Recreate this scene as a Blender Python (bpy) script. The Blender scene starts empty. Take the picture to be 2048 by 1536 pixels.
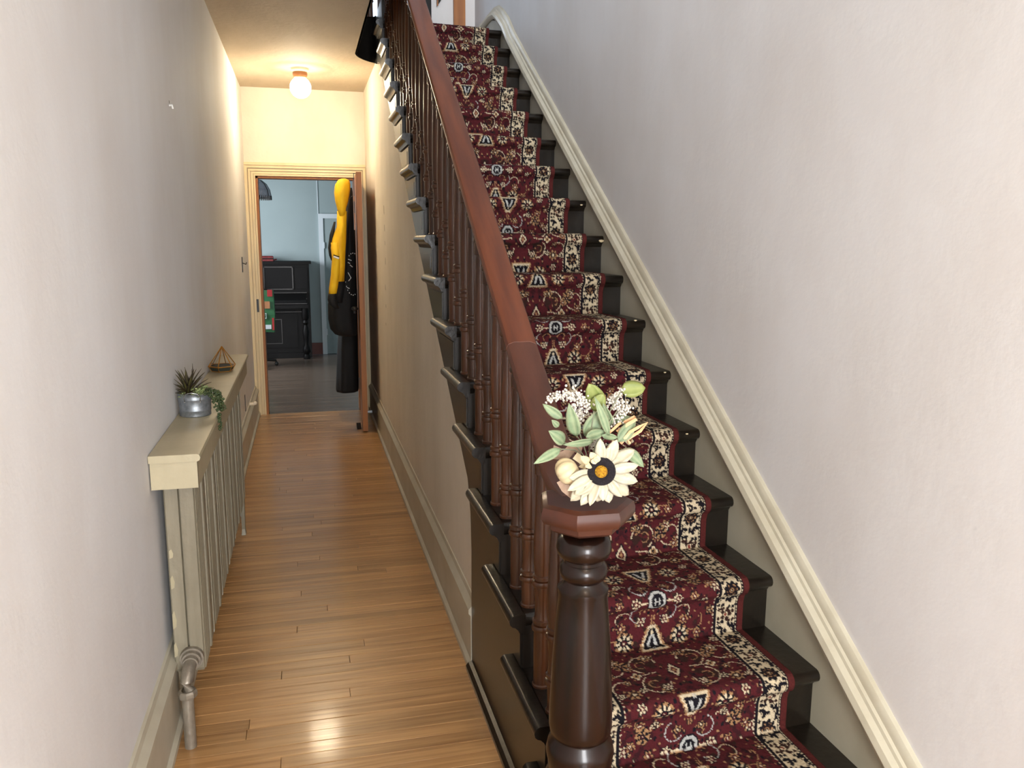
import bpy, bmesh, math, random
import numpy as np
from mathutils import Matrix, Vector
random.seed(7)
PI = math.pi
S = bpy.context.scene
COL = S.collection

# ---------------------------------------------------------------- camera
F_PX, PSI, TH, RO, CAMZ = 1640.27, 0.2460, 0.1731, 0.0037, 1.52
_r = Vector((math.cos(PSI), -math.sin(PSI), 0))
FW = Vector((math.sin(PSI)*math.cos(TH), math.cos(PSI)*math.cos(TH), -math.sin(TH)))
_u = _r.cross(FW)
R2 = _r*math.cos(RO) + _u*math.sin(RO)
U2 = -_r*math.sin(RO) + _u*math.cos(RO)
CC = Vector((0, 0, CAMZ))
cd = bpy.data.cameras.new('camera'); cam = bpy.data.objects.new('camera', cd); COL.objects.link(cam)
cd.sensor_width = 36; cd.lens = F_PX/2048*36; cd.clip_start = .02
M = Matrix.Identity(4)
for i, v in enumerate((R2, U2, -FW)):
    for j in range(3): M[j][i] = v[j]
M.translation = CC
cam.matrix_world = M
S.camera = cam

def PX(x, y, Y=None, X=None, Z=None):
    """photo pixel (2048x1536) -> world point on a plane of known Y, X or Z"""
    d = FW + R2*((x-1024)/F_PX) - U2*((y-768)/F_PX)
    if Y is not None: t = (Y-CC.y)/d.y
    elif X is not None: t = (X-CC.x)/d.x
    else: t = (Z-CC.z)/d.z
    return CC + d*t

# ---------------------------------------------------------------- world, light, exposure
S.view_settings.view_transform = 'Standard'; S.view_settings.look = 'None'
S.view_settings.gamma = 1; S.view_settings.use_curve_mapping = False
S.view_settings.exposure = 1.32
W = bpy.data.worlds.new('sky'); S.world = W; W.use_nodes = True
W.node_tree.nodes['Background'].inputs[0].default_value = (.62, .78, 1, 1)
W.node_tree.nodes['Background'].inputs[1].default_value = 1.6

def area(name, loc, target, sx, sy, power, color):
    l = bpy.data.lights.new(name, 'AREA'); l.shape = 'RECTANGLE'; l.size = sx; l.size_y = sy
    l.energy = power; l.color = color
    o = bpy.data.objects.new(name, l); COL.objects.link(o); o.location = loc
    o.rotation_euler = (Vector(target)-Vector(loc)).to_track_quat('-Z', 'Y').to_euler()
    return o
# daylight through the glazed entry door and the windows; entry door and front window are unseen
area('entry_door_daylight', (.35, -2.05, 1.35), (.35, 3, 1.2), .8, 1.7, 66, (1, 1, 1))
area('upper_front_added_light', (.75, -2.05, 4.0), (.85, 4, 2.2), .9, 1.4, 100, (.94, .97, 1))  # added panel to light the stairwell; no window known here
area('upper_back_window_daylight', (.62, 7.93, 3.95), (.9, 4, 3.4), .6, 1.2, 22, (.78, .88, 1))
area('back_room_window_daylight', (-2.1, 9.6, 1.5), (.3, 10.4, 1.0), 1.2, 1.5, 42, (.9, .95, 1))

# ---------------------------------------------------------------- helpers
def sr(r, g, b):
    f = lambda c: (c/255/12.92) if c/255 <= .04045 else ((c/255+.055)/1.055)**2.4
    return (f(r), f(g), f(b), 1)
def scl(c, k): return (c[0]*k, c[1]*k, c[2]*k, 1)
MATS = {}
def mat(name, col, rough=.6, col2=None, nscale=(6, 6, 6), ndetail=4, metallic=0, coat=0, bump=0, bscale=80, spec=.5,
        rnd=0, coords='world', thresh=None, emis=None, trans=0, ior=1.45, bumpvec=None):
    m = bpy.data.materials.new(name); m.use_nodes = True; nt = m.node_tree; N = nt.nodes; L = nt.links
    b = N['Principled BSDF']
    b.inputs['Base Color'].default_value = col; b.inputs['Roughness'].default_value = rough
    b.inputs['Metallic'].default_value = metallic; b.inputs['Coat Weight'].default_value = coat
    b.inputs['Coat Roughness'].default_value = .12
    b.inputs['Specular IOR Level'].default_value = spec
    b.inputs['Transmission Weight'].default_value = trans; b.inputs['IOR'].default_value = ior
    if emis: b.inputs['Emission Color'].default_value = emis[0]; b.inputs['Emission Strength'].default_value = emis[1]
    if coords == 'world': src = N.new('ShaderNodeNewGeometry').outputs['Position']
    else: src = N.new('ShaderNodeTexCoord').outputs['Object']
    if rnd:
        oi = N.new('ShaderNodeObjectInfo')
        a = N.new('ShaderNodeVectorMath'); a.operation = 'ADD'
        ml = N.new('ShaderNodeMath'); ml.operation = 'MULTIPLY'; ml.inputs[1].default_value = 37
        L.new(oi.outputs['Random'], ml.inputs[0]); L.new(src, a.inputs[0]); L.new(ml.outputs[0], a.inputs[1])
        src = a.outputs[0]
    colout = None
    if col2 is not None:
        mp = N.new('ShaderNodeMapping'); mp.inputs['Scale'].default_value = nscale; L.new(src, mp.inputs[0])
        n = N.new('ShaderNodeTexNoise'); n.inputs['Scale'].default_value = 1; n.inputs['Detail'].default_value = ndetail
        n.inputs['Roughness'].default_value = .6; L.new(mp.outputs[0], n.inputs['Vector'])
        rp = N.new('ShaderNodeValToRGB')
        lo, hi = thresh or (.35, .68)
        rp.color_ramp.elements[0].position = lo; rp.color_ramp.elements[0].color = col
        rp.color_ramp.elements[1].position = hi; rp.color_ramp.elements[1].color = col2
        L.new(n.outputs['Fac'], rp.inputs[0]); colout = rp.outputs[0]
    if rnd:
        hv = N.new('ShaderNodeHueSaturation'); hv.inputs['Color'].default_value = col
        mm = N.new('ShaderNodeMapRange'); mm.inputs['To Min'].default_value = 1-rnd; mm.inputs['To Max'].default_value = 1+rnd
        L.new(oi.outputs['Random'], mm.inputs['Value']); L.new(mm.outputs[0], hv.inputs['Value'])
        if colout: L.new(colout, hv.inputs['Color'])
        colout = hv.outputs[0]
    if colout: L.new(colout, b.inputs['Base Color'])
    if bump:
        n2 = N.new('ShaderNodeTexNoise'); n2.inputs['Scale'].default_value = bscale; n2.inputs['Detail'].default_value = 5
        if bumpvec:
            mp2 = N.new('ShaderNodeMapping'); mp2.inputs['Scale'].default_value = bumpvec; L.new(src, mp2.inputs[0]); L.new(mp2.outputs[0], n2.inputs['Vector'])
        else: L.new(src, n2.inputs['Vector'])
        bp = N.new('ShaderNodeBump'); bp.inputs['Strength'].default_value = bump; bp.inputs['Distance'].default_value = .01
        L.new(n2.outputs['Fac'], bp.inputs['Height']); L.new(bp.outputs[0], b.inputs['Normal'])
    MATS[name] = m
    return m

M_WALL = mat('plaster_wall', sr(220, 220, 221), .75, sr(210, 207, 205), (1.6, 1.6, .9), bump=.10, bscale=38)
M_WALLH = mat('hall_plaster', sr(222, 212, 196), .75, sr(208, 197, 180), (2, 2, 1), bump=.2, bscale=45)
M_CEIL = mat('ceiling_plaster', sr(206, 190, 166), .8, sr(192, 175, 150), (3, 1.2, 1), bump=.35, bscale=30)
M_BLUE = mat('blue_wall', sr(158, 172, 174), .75, sr(150, 164, 166), (1, 1, 1))
M_CREAM = mat('cream_trim_paint', sr(222, 202, 158), .4, sr(212, 190, 146), (8, 8, 3))
M_BEIGE = mat('beige_paint', sr(176, 166, 138), .42, sr(160, 150, 122), (5, 5, 2), bump=.08, bscale=60)
M_CAPW = mat('string_cap_paint', sr(192, 187, 168), .38, sr(178, 171, 150), (6, 6, 6), bump=.06, bscale=60)
M_STRING = mat('wall_string_paint', sr(172, 167, 148), .45, sr(160, 154, 134), (4, 4, 4))
M_BASE = mat('baseboard_paint', sr(190, 184, 166), .42, sr(176, 168, 148), (5, 5, 5))
M_DARK = mat('dark_stair_paint', sr(17, 13, 9), .3, sr(28, 21, 14), (14, 5, 9), coat=.22, bump=.12, bscale=40)
M_STRDK = mat('dark_string_paint', sr(24, 18, 12), .35, sr(32, 25, 17), (3, 3, 3), coat=.18)
M_FASC = mat('dull_dark_fascia', sr(14, 12, 10), .8, sr(20, 17, 14), (4, 4, 4), spec=.05)
M_NEWEL = mat('newel_mahogany', sr(17, 11, 8), .26, sr(36, 17, 10), (34, 34, 1.2), coat=.1, spec=.38)
M_CAP = mat('cap_mahogany', sr(72, 37, 24), .34, sr(50, 27, 19), (5, 14, 8), coat=.1)
M_RAIL = mat('rail_mahogany', sr(108, 58, 34), .4, sr(84, 43, 26), (30, 2.2, 3), coat=.12)
M_RAIL2 = mat('rail_dark_mahogany', sr(92, 54, 39), .42, sr(70, 40, 30), (14, 3, 5), coat=.08)
M_BAL = mat('baluster_wood', sr(76, 41, 18), .3, sr(48, 27, 15), (40, 40, 1.0), coat=.2, rnd=.25)
M_FLOOR = mat('oak_floor_board', sr(186, 142, 92), .32, sr(138, 96, 54), (1.6, 52, 1), ndetail=6, coat=.25, rnd=.15, bump=.05, bscale=1, bumpvec=(6, 260, 1), thresh=(.38, .72))
M_FLOORB = mat('dark_back_floor', sr(116, 100, 88), .26, sr(86, 72, 62), (.9, 22, 1), ndetail=5, bump=.1, bscale=1, bumpvec=(3, 60, 1))
M_SUB = mat('subfloor_dark', sr(50, 34, 20), .6)
M_JAMB = mat('orange_pine', sr(160, 100, 44), .5, sr(132, 78, 30), (30, 30, 1.6))
M_BLACK = mat('black_metal', sr(22, 21, 20), .4)
M_BLKWOOD = mat('black_piano', sr(12, 10, 10), .5, spec=.25)
M_BLKHI = mat('black_piano_highlight', sr(44, 40, 38), .3)  # lighter piano black, paints the moulding highlights into the colour
M_RAD = mat('radiator_paint', sr(140, 133, 114), .45, sr(116, 108, 90), (14, 14, 2), bump=.12, bscale=50, metallic=.1)
M_PIPE = mat('pipe_paint', sr(150, 142, 128), .38, sr(112, 102, 90), (18, 18, 9), metallic=.35, bump=.2, bscale=60)
M_GALV = mat('galvanised_steel', sr(150, 155, 160), .42, sr(120, 125, 130), (70, 70, 70), metallic=.7)
M_STEEL = mat('bright_steel', sr(205, 205, 205), .25, metallic=.9)
M_BRASS = mat('brass_edge', sr(196, 140, 64), .32, metallic=.85)
M_GLASS = mat('clear_glass', (1, 1, 1, 1), .02, trans=1, ior=1.2)
M_SOIL = mat('dark_filling', sr(52, 56, 46), .8)
M_AGAVE = mat('agave_green', sr(92, 92, 44), .5, sr(48, 30, 26), (40, 40, 30), rnd=.2)
M_ROS = mat('rosette_green', sr(140, 152, 96), .55, sr(96, 116, 72), (60, 60, 60), rnd=.2)
M_BEAD = mat('bead_green', sr(44, 58, 32), .45, sr(66, 78, 42), (60, 60, 60))
M_LEAF = mat('sage_leaf', sr(90, 112, 82), .6, sr(124, 144, 110), (40, 40, 40), rnd=.16)
M_EUC = mat('eucalyptus_leaf', sr(104, 116, 56), .5, sr(128, 138, 76), (40, 40, 40), rnd=.15)
M_PETAL = mat('white_petal', sr(206, 200, 180), .6, sr(190, 180, 152), (70, 70, 70), rnd=.05)
M_DISC = mat('sunflower_disc', sr(38, 32, 40), .9, sr(20, 16, 20), (300, 300, 300), bump=.8, bscale=400)
M_YEL = mat('sunflower_heart', sr(206, 158, 34), .9, sr(150, 96, 20), (260, 260, 260), bump=.8, bscale=400)
def edge_mix(m, col):
    nt = m.node_tree; b = nt.nodes['Principled BSDF']; src = b.inputs['Base Color'].links[0].from_socket
    at = nt.nodes.new('ShaderNodeAttribute'); at.attribute_name = 'edge'
    mx = nt.nodes.new('ShaderNodeMix'); mx.data_type = 'RGBA'; mx.inputs['B'].default_value = col
    nt.links.new(at.outputs['Fac'], mx.inputs['Factor']); nt.links.new(src, mx.inputs['A']); nt.links.new(mx.outputs['Result'], b.inputs['Base Color'])
edge_mix(M_LEAF, sr(166, 176, 140)); edge_mix(M_EUC, sr(150, 158, 92)); edge_mix(M_PETAL, sr(150, 138, 108)); edge_mix(M_AGAVE, sr(44, 28, 24)); edge_mix(M_ROS, sr(150, 160, 110))
M_BERRY = mat('white_berry', sr(214, 208, 196), .5)
M_PUMP = mat('cream_pumpkin', sr(206, 190, 154), .5, sr(196, 176, 136), (30, 30, 30))
M_RIBBON = mat('peach_ribbon', sr(216, 160, 112), .6, sr(226, 184, 140), (40, 40, 40))
M_GAUZE = mat('taupe_gauze', sr(176, 150, 128), .7, sr(150, 122, 100), (50, 50, 50))
M_STEM = mat('grey_stem', sr(120, 122, 100), .6)
M_YJ = mat('yellow_fabric', sr(236, 190, 18), .7, sr(222, 168, 12), (20, 20, 8))
M_BJ = mat('black_fabric', sr(15, 14, 14), .8, sr(10, 10, 10), (18, 18, 6))
M_WHT = mat('white_print', sr(225, 225, 222), .6)
M_GLOBE = mat('lit_globe', (1, 1, 1, 1), .3, emis=((1, .88, .66, 1), 12))
M_PORC = mat('porcelain', sr(236, 222, 196), .3)
M_BAND = mat('copper_band', sr(160, 108, 70), .35, metallic=.3)
M_WHITE = mat('white_gloss_paint', sr(214, 222, 228), .4)
M_BRICK = mat('brown_baseboard', sr(104, 52, 44), .5, sr(90, 44, 38), (10, 10, 10))
M_GREEN = mat('green_bag', sr(30, 96, 56), .5, sr(44, 110, 66), (18, 18, 18))
M_RED = mat('red_print', sr(178, 40, 44), .5)
M_REDBOX = mat('red_box', sr(128, 44, 44), .5, sr(90, 30, 34), (30, 30, 30))
M_SHADE = mat('lamp_shade_glass', sr(176, 178, 190), .4, sr(140, 142, 156), (24, 24, 24))
M_WPANE = mat('window_glass', (1, 1, 1, 1), .02, trans=1, ior=1.05)

def link(name, me, m, parent=None, loc=(0, 0, 0), smooth=False, kind=None):
    if isinstance(me, MB): me = me.mesh(name)
    if m and not me.materials: me.materials.append(m)
    if smooth:
        for p in me.polygons: p.use_smooth = True
    o = bpy.data.objects.new(name, me); COL.objects.link(o); o.location = loc
    if parent: attach(o, parent)
    if kind: o['kind'] = kind
    return o
def attach(o, parent):
    o.parent = parent; o.matrix_parent_inverse = Matrix.Translation(-Vector(parent.location))
def thing(name, label, cat, loc, group=None):
    o = bpy.data.objects.new(name, None); COL.objects.link(o); o.location = loc; o.empty_display_size = .1
    return tag(o, label, cat, group)
def tag(o, label, cat, group=None, kind=None):
    o['label'] = label; o['category'] = cat
    if group: o['group'] = group
    if kind: o['kind'] = kind
    return o
def struct(o, label, cat): return tag(o, label, cat, kind='structure')

class MB:
    def __init__(s): s.v = []; s.f = []
    def box(s, x0, x1, y0, y1, z0, z1, ch=0):
        n = len(s.v)
        if ch:
            c = ch
            s.v += [(x0, y0, z0), (x1, y0, z0), (x1, y1, z0), (x0, y1, z0), (x0, y0, z1-c), (x1, y0, z1-c), (x1, y1, z1-c), (x0, y1, z1-c),
                    (x0+c, y0+c, z1), (x1-c, y0+c, z1), (x1-c, y1-c, z1), (x0+c, y1-c, z1)]
            q = [(0, 3, 2, 1), (0, 1, 5, 4), (1, 2, 6, 5), (2, 3, 7, 6), (3, 0, 4, 7), (4, 5, 9, 8), (5, 6, 10, 9), (6, 7, 11, 10), (7, 4, 8, 11), (8, 9, 10, 11)]
        else:
            s.v += [(x0, y0, z0), (x1, y0, z0), (x1, y1, z0), (x0, y1, z0), (x0, y0, z1), (x1, y0, z1), (x1, y1, z1), (x0, y1, z1)]
            q = [(0, 3, 2, 1), (0, 1, 5, 4), (1, 2, 6, 5), (2, 3, 7, 6), (3, 0, 4, 7), (4, 5, 6, 7)]
        s.f += [tuple(n+i for i in t) for t in q]; return s
    def prism(s, poly, axis, a, b):
        """poly of 2-tuples; axis 'x': (y,z), 'y': (x,z), 'z': (x,y)"""
        n = len(s.v); k = len(poly)
        put = {'x': lambda p, t: (t, p[0], p[1]), 'y': lambda p, t: (p[0], t, p[1]), 'z': lambda p, t: (p[0], p[1], t)}[axis]
        s.v += [put(p, a) for p in poly] + [put(p, b) for p in poly]
        s.f += [tuple(n+i for i in range(k))[::-1], tuple(n+k+i for i in range(k))]
        s.f += [(n+i, n+(i+1) % k, n+k+(i+1) % k, n+k+i) for i in range(k)]; return s
    def loft(s, rings, cap=True):
        n = len(s.v); k = len(rings[0])
        for r in rings: s.v += [tuple(p) for p in r]
        for a in range(len(rings)-1):
            for i in range(k):
                s.f.append((n+a*k+i, n+a*k+(i+1) % k, n+(a+1)*k+(i+1) % k, n+(a+1)*k+i))
        if cap:
            s.f.append(tuple(n+i for i in range(k))[::-1]); s.f.append(tuple(n+(len(rings)-1)*k+i for i in range(k)))
        return s
    def lathe(s, prof, c=(0, 0, 0), n=24, sx=1, sy=1):
        return s.loft([[(c[0]+r*math.cos(2*PI*i/n)*sx, c[1]+r*math.sin(2*PI*i/n)*sy, c[2]+z) for i in range(n)] for r, z in prof])
    def tube(s, pts, r, n=8):
        pts = [Vector(p) for p in pts]; rings = []; up = Vector((0, 0, 1))
        for i, p in enumerate(pts):
            t = (pts[min(i+1, len(pts)-1)]-pts[max(i-1, 0)]).normalized()
            a = t.cross(up)
            if a.length < .05: a = t.cross(Vector((1, 0, 0)))
            a.normalize(); b = t.cross(a)
            rr = r[i] if isinstance(r, (list, tuple)) else r
            rings.append([p+a*rr*math.cos(2*PI*j/n)+b*rr*math.sin(2*PI*j/n) for j in range(n)])
        return s.loft(rings)
    def ball(s, c, r, n=8, m=5):
        return s.lathe([(max(1e-4, r*math.sin(PI*j/m)), -r*math.cos(PI*j/m)) for j in range(m+1)], c, n)
    def mesh(s, name):
        me = bpy.data.meshes.new(name); me.from_pydata(s.v, [], s.f)
        bm = bmesh.new(); bm.from_mesh(me); bmesh.ops.recalc_face_normals(bm, faces=bm.faces); bm.to_mesh(me); bm.free()
        return me

def auto_smooth(o, ang=40):
    me = o.data
    for p in me.polygons: p.use_smooth = True
    me.set_sharp_from_angle(angle=math.radians(ang)) if hasattr(me, 'set_sharp_from_angle') else None
    return o

# ---------------------------------------------------------------- room dimensions
XL, XR = -.46, 1.33            # left wall, stair wall
ZC, ZF2 = 2.765, 2.855         # hall ceiling, upper floor
YE = 7.42                      # end wall with the door
Y0W = -2.2                     # entry wall behind the camera
XS, XEDGE = .53, .395          # stair string face, ceiling edge at the well
Z2 = 5.4
G, RI = .249, .1662
DY = -.072
def yo(i): return 1.7065 + G*i                 # nosing front at the open side
def ysk(X): return DY*(1.3287-X)/.841 - DY     # skew relative to the open side (0 at open, +.072 at wall)
def zt(i): return .379 + RI*i                  # tread top
def zline(Y): return .3619 + (RI/G)*(Y-1.7065)
def zbot(Y): return zline(Y) - .365

# ---------------------------------------------------------------- structure
fl = link('floor', MB().box(XL-.1, XR+.1, Y0W, YE, -.08, -.018), M_SUB)
struct(fl, 'honey oak strip floor of the narrow hallway', 'floor')
link('near_floor', MB().box(XL, XR, Y0W, 1.86, -.018, 0), M_FLOOR, fl)
nrow = 0; y = 1.86
while y < YE-.01:
    w = .0572; y1 = min(y+w, YE)
    cuts = [XL-.005]
    if nrow % 3 == 1: cuts.append(random.uniform(XL+.2, .35))
    elif nrow % 3 == 2 and random.random() < .4: cuts.append(random.uniform(XL+.15, .4))
    cuts.append(.56)
    for a, b in zip(cuts[:-1], cuts[1:]):
        link('floor_board', MB().box(a+.0006, b-.0006, y+.0007, y1-.0007, -.018, random.uniform(-.0006, .0003), .0012), M_FLOOR, fl)
    y = y1; nrow += 1

wl = link('wall_left', MB().box(XL-.12, XL, Y0W, YE, 0, Z2), M_WALL); struct(wl, 'white plaster wall on the left of the hallway above the radiator', 'wall')
wr = link('wall_right', MB().box(XR, XR+.12, Y0W, 8.1, 0, Z2), M_WALL); struct(wr, 'tall white plaster wall beside the staircase', 'wall')
hs = [(2.69, 0), (YE, 0), (YE, ZC), (5.93, ZC), (5.9, zbot(5.7)+.03), (5.7, zbot(5.7)+.03), (2.69, zbot(2.69)+.03)]
wh = link('wall_hall', MB().prism(hs, 'x', .545, .6), M_WALLH); struct(wh, 'beige plaster wall closing the space under the stairs', 'wall')
we = MB()
we.box(XL, -.374, YE, YE+.12, 0, ZC); we.box(.455, .6, YE, YE+.12, 0, ZC); we.box(-.374, .455, YE, YE+.12, 2.05, ZC)
wo = link('wall_end', we, M_WALLH); struct(wo, 'cream plaster wall above the doorway at the hall end', 'wall')
cp = [(XL, Y0W), (XEDGE, Y0W), (XEDGE, 5.92)] + [(.4625-.0675*math.cos(a), 5.92+.0675*math.sin(a)) for a in [PI*k/10 for k in range(1, 10)]] + [(.53, 5.92), (.6, 5.92), (.6, YE+.1), (XL, YE+.1)]
ce = link('ceiling', MB().prism(cp, 'z', ZC, ZF2-.005), M_CEIL); struct(ce, 'low tan plaster hallway ceiling beside the stairwell', 'ceiling')
link('near_ceiling', MB().box(XEDGE, XR, Y0W, 1.0, ZC, ZF2-.005), M_CEIL, ce)
# upper storey shell
uf = link('floor_upper', MB().box(XL, .39, Y0W, 8.0, ZF2-.004, ZF2).box(.60, XR, 5.64, 8.0, ZC+.006, ZF2).box(.395, .60, 6.0, 8.0, ZF2-.004, ZF2), M_FLOORB); struct(uf, 'upper landing floor at the top of the stairs', 'floor')
uc = link('ceiling_upper', MB().box(XL-.1, XR+.1, Y0W, 8.1, Z2, Z2+.1), M_WALL); struct(uc, 'upper storey ceiling above the stairwell', 'ceiling')
ub = MB(); wx0, wx1, wz0, wz1 = .34, .95, 3.35, 4.6
ub.box(XL, wx0, 8.0, 8.1, ZF2, Z2); ub.box(wx1, XR, 8.0, 8.1, ZF2, Z2); ub.box(wx0, wx1, 8.0, 8.1, ZF2, wz0); ub.box(wx0, wx1, 8.0, 8.1, wz1, Z2)
o = link('wall_upper_back', ub, M_WALL); struct(o, 'white upper storey wall with a bright window', 'wall')
w1 = thing('window_1', 'bright daylight window upstairs seen past the balusters', 'window', (.645, 8.0, wz0)); w1['kind'] = 'structure'
wf = MB()
for a in ((wx0, wx0+.05, wz0, wz1), (wx1-.05, wx1, wz0, wz1), (wx0+.05, wx1-.05, wz0, wz0+.05), (wx0+.05, wx1-.05, wz1-.05, wz1), (wx0+.05, wx1-.05, 3.95, 3.99)): wf.box(a[0], a[1], 7.98, 8.06, a[2], a[3])
link('window_frame', wf, M_WHITE, w1)
link('pane', MB().box(wx0+.05, wx1-.05, 8.03, 8.036, wz0+.05, 3.95), M_WPANE, w1); link('pane', MB().box(wx0+.05, wx1-.05, 8.03, 8.036, 3.99, wz1-.05), M_WPANE, w1)
pw = link('wall_landing', MB().box(.993, XR, 6.5, 6.6, ZF2, Z2), M_WALL); struct(pw, 'short white wall at the back of the upper landing', 'wall')
t2 = thing('trim_2', 'orange pine door casing standing on the upper landing', 'trim', (1.2, 6.49, ZF2)); t2['kind'] = 'structure'
link('casing', MB().box(1.163, 1.252, 6.475, 6.5, ZF2, 5.0).box(1.163, 1.178, 6.465, 6.476, ZF2, 5.0), M_JAMB, t2)
# entry wall behind the camera with a glazed door, and an opening for the added upper front light
ew = MB()
ew.box(XL, -.1, Y0W-.1, Y0W, 0, Z2); ew.box(.8, XR, Y0W-.1, Y0W, 0, 3.2); ew.box(-.1, .8, Y0W-.1, Y0W, 2.3, 3.2); ew.box(-.1, .8, Y0W-.1, Y0W, 0, .4); ew.box(-.1, .2, Y0W-.1, Y0W, 3.2, Z2); ew.box(.2, XR, Y0W-.1, Y0W, 4.8, Z2); ew.box(1.25, XR, Y0W-.1, Y0W, 3.2, 4.8)
o = link('wall_entry', ew, M_WALL); struct(o, 'entry wall behind the viewer with a glazed door', 'wall')
# back room shell
br = MB(); br.box(-2.3, 1.7, 11.3, 11.4, 0, 2.75); br.box(-2.4, -2.3, YE+.12, 11.4, 0, 2.75); br.box(1.7, 1.8, YE+.12, 11.4, 0, 2.75); br.box(-2.3, -.46, YE+.06, YE+.12, 0, 2.75); br.box(.6, 1.7, YE+.06, YE+.12, 0, 2.75); br.box(-2.3, 1.7, YE+.1, 11.4, 2.75, 2.76)
o = link('wall_back_room', br, M_BLUE); struct(o, 'pale blue wall of the room beyond the doorway', 'wall')
o = link('floor_back_room', MB().box(-2.3, 1.7, YE, 11.4, -.03, -.002), M_FLOORB); struct(o, 'dark worn floor of the back room', 'floor')

for (x, y, h) in ((768, 420, .06), (769, 456, .045), (770, 486, .03), (771, 522, .05), (771, 575, .04), (772, 612, .025), (772, 648, .02)):
    p = PX(x, y, X=.545); link('plaster_crack', MB().prism([(p.y-.004, p.z-h/2), (p.y+.004, p.z-h*.3), (p.y+.003, p.z+h/2), (p.y-.002, p.z+h*.4)], 'x', .5442, .546), M_SUB, wh)
# baseboards
def baseprof(x0, dx): return [(x0, 0), (x0+dx*.034, 0), (x0+dx*.034, .02), (x0+dx*.022, .03), (x0+dx*.022, .2), (x0+dx*.03, .21), (x0+dx*.03, .225), (x0+dx*.012, .245), (x0+dx*.008, .262), (x0, .265)]
o = link('baseboard_left', MB().prism(baseprof(XL, 1), 'y', Y0W, YE), M_BASE); struct(o, 'beige moulded baseboard along the left wall', 'baseboard')
o = link('baseboard_right', MB().prism([(p[0], p[1]) for p in baseprof(.549, -1)], 'y', 2.69, YE), M_BASE); struct(o, 'beige moulded baseboard under the staircase wall', 'baseboard')
o = link('baseboard_back', MB().box(-.4, .198, 11.27, 11.3, 0, .155), M_BRICK); struct(o, 'reddish brown baseboard of the back room beside the piano', 'baseboard')

# door casing, jamb, leaf
t1 = thing('trim_1', 'cream moulded casing around the hall end doorway', 'trim', (.04, YE, 0)); t1['kind'] = 'structure'
for k, (a, b, d) in enumerate(((0, .086, .010), (0, .012, .030), (.017, .033, .022), (.039, .056, .027), (.063, .086, .036))):
    xl, xr = -.374-b, -.374-a
    nm = 'casing_board' if k == 0 else 'casing_bead'
    bd = MB(); bd.box(xl, xr, YE-d, YE, 0, 2.05+b); bd.box(.455+a, .455+b, YE-d, YE, 0, 2.05+b); bd.box(xr, .455+a, YE-d, YE, 2.05+a, 2.05+b)
    link(nm, bd, M_CREAM, t1)
link('casing_cap', MB().box(-.46, .54, YE-.045, YE, 2.136, 2.158), M_CREAM, t1)
jb = MB(); jb.box(-.374, -.355, YE-.012, YE+.13, 0, 2.05); jb.box(.437, .455, YE-.012, YE+.13, 0, 2.05); jb.box(-.374, .455, YE-.012, YE+.13, 2.031, 2.05)
link('door_jamb', jb, M_JAMB, t1)
link('strike_plate', MB().box(-.412, -.394, YE-.028, YE-.02, .905, 1.015), M_BLACK, t1)
d1 = thing('door_1', 'pine door leaf standing open along the right hall wall', 'door', (.45, 7.39, 0)); d1['kind'] = 'structure'
lf = MB(); ya, yb_ = 6.5, 7.385
for pts in ([(.405, ya), (.445, ya), (.482, yb_), (.442, yb_)],): lf.prism(pts, 'z', .012, 2.03)
link('door_panel', lf, M_JAMB, d1)
for z in (.25, 1.05, 1.8): link('door_hinge', MB().box(.436, .448, 7.37, 7.4, z-.05, z+.05), M_BLACK, d1)
link('door_knob', MB().lathe([(.001, 0), (.012, 0), (.012, .02), (.026, .028), (.028, .04), (.02, .052), (.001, .055)], (0, 0, 0), 16), M_BLACK, d1).location = (.37, 6.57, .95)
link('over_door_hook', MB().box(.398, .455, 6.70, 6.72, 2.031, 2.034).box(.398, .402, 6.70, 6.72, 1.86, 2.034).tube([(.387, 6.715, 1.86), (.37, 6.715, 1.84), (.345, 6.715, 1.85), (.34, 6.715, 1.88)], .005), M_BLACK, d1)
o = link('door_stop', MB().tube([(.515, 6.98, .07), (.45, 6.98, .07)], [.012, .008], 10).ball((.447, 6.98, .07), .018, 10, 6), M_WHITE); tag(o, 'small white spring door stop on the right baseboard behind the door', 'door stop')
o = link('door_wedge', MB().prism([(6.62, 0), (6.72, 0), (6.72, .035)], 'x', .365, .40), M_BLACK); tag(o, 'small black wedge on the floor under the open door', 'door wedge')

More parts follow.
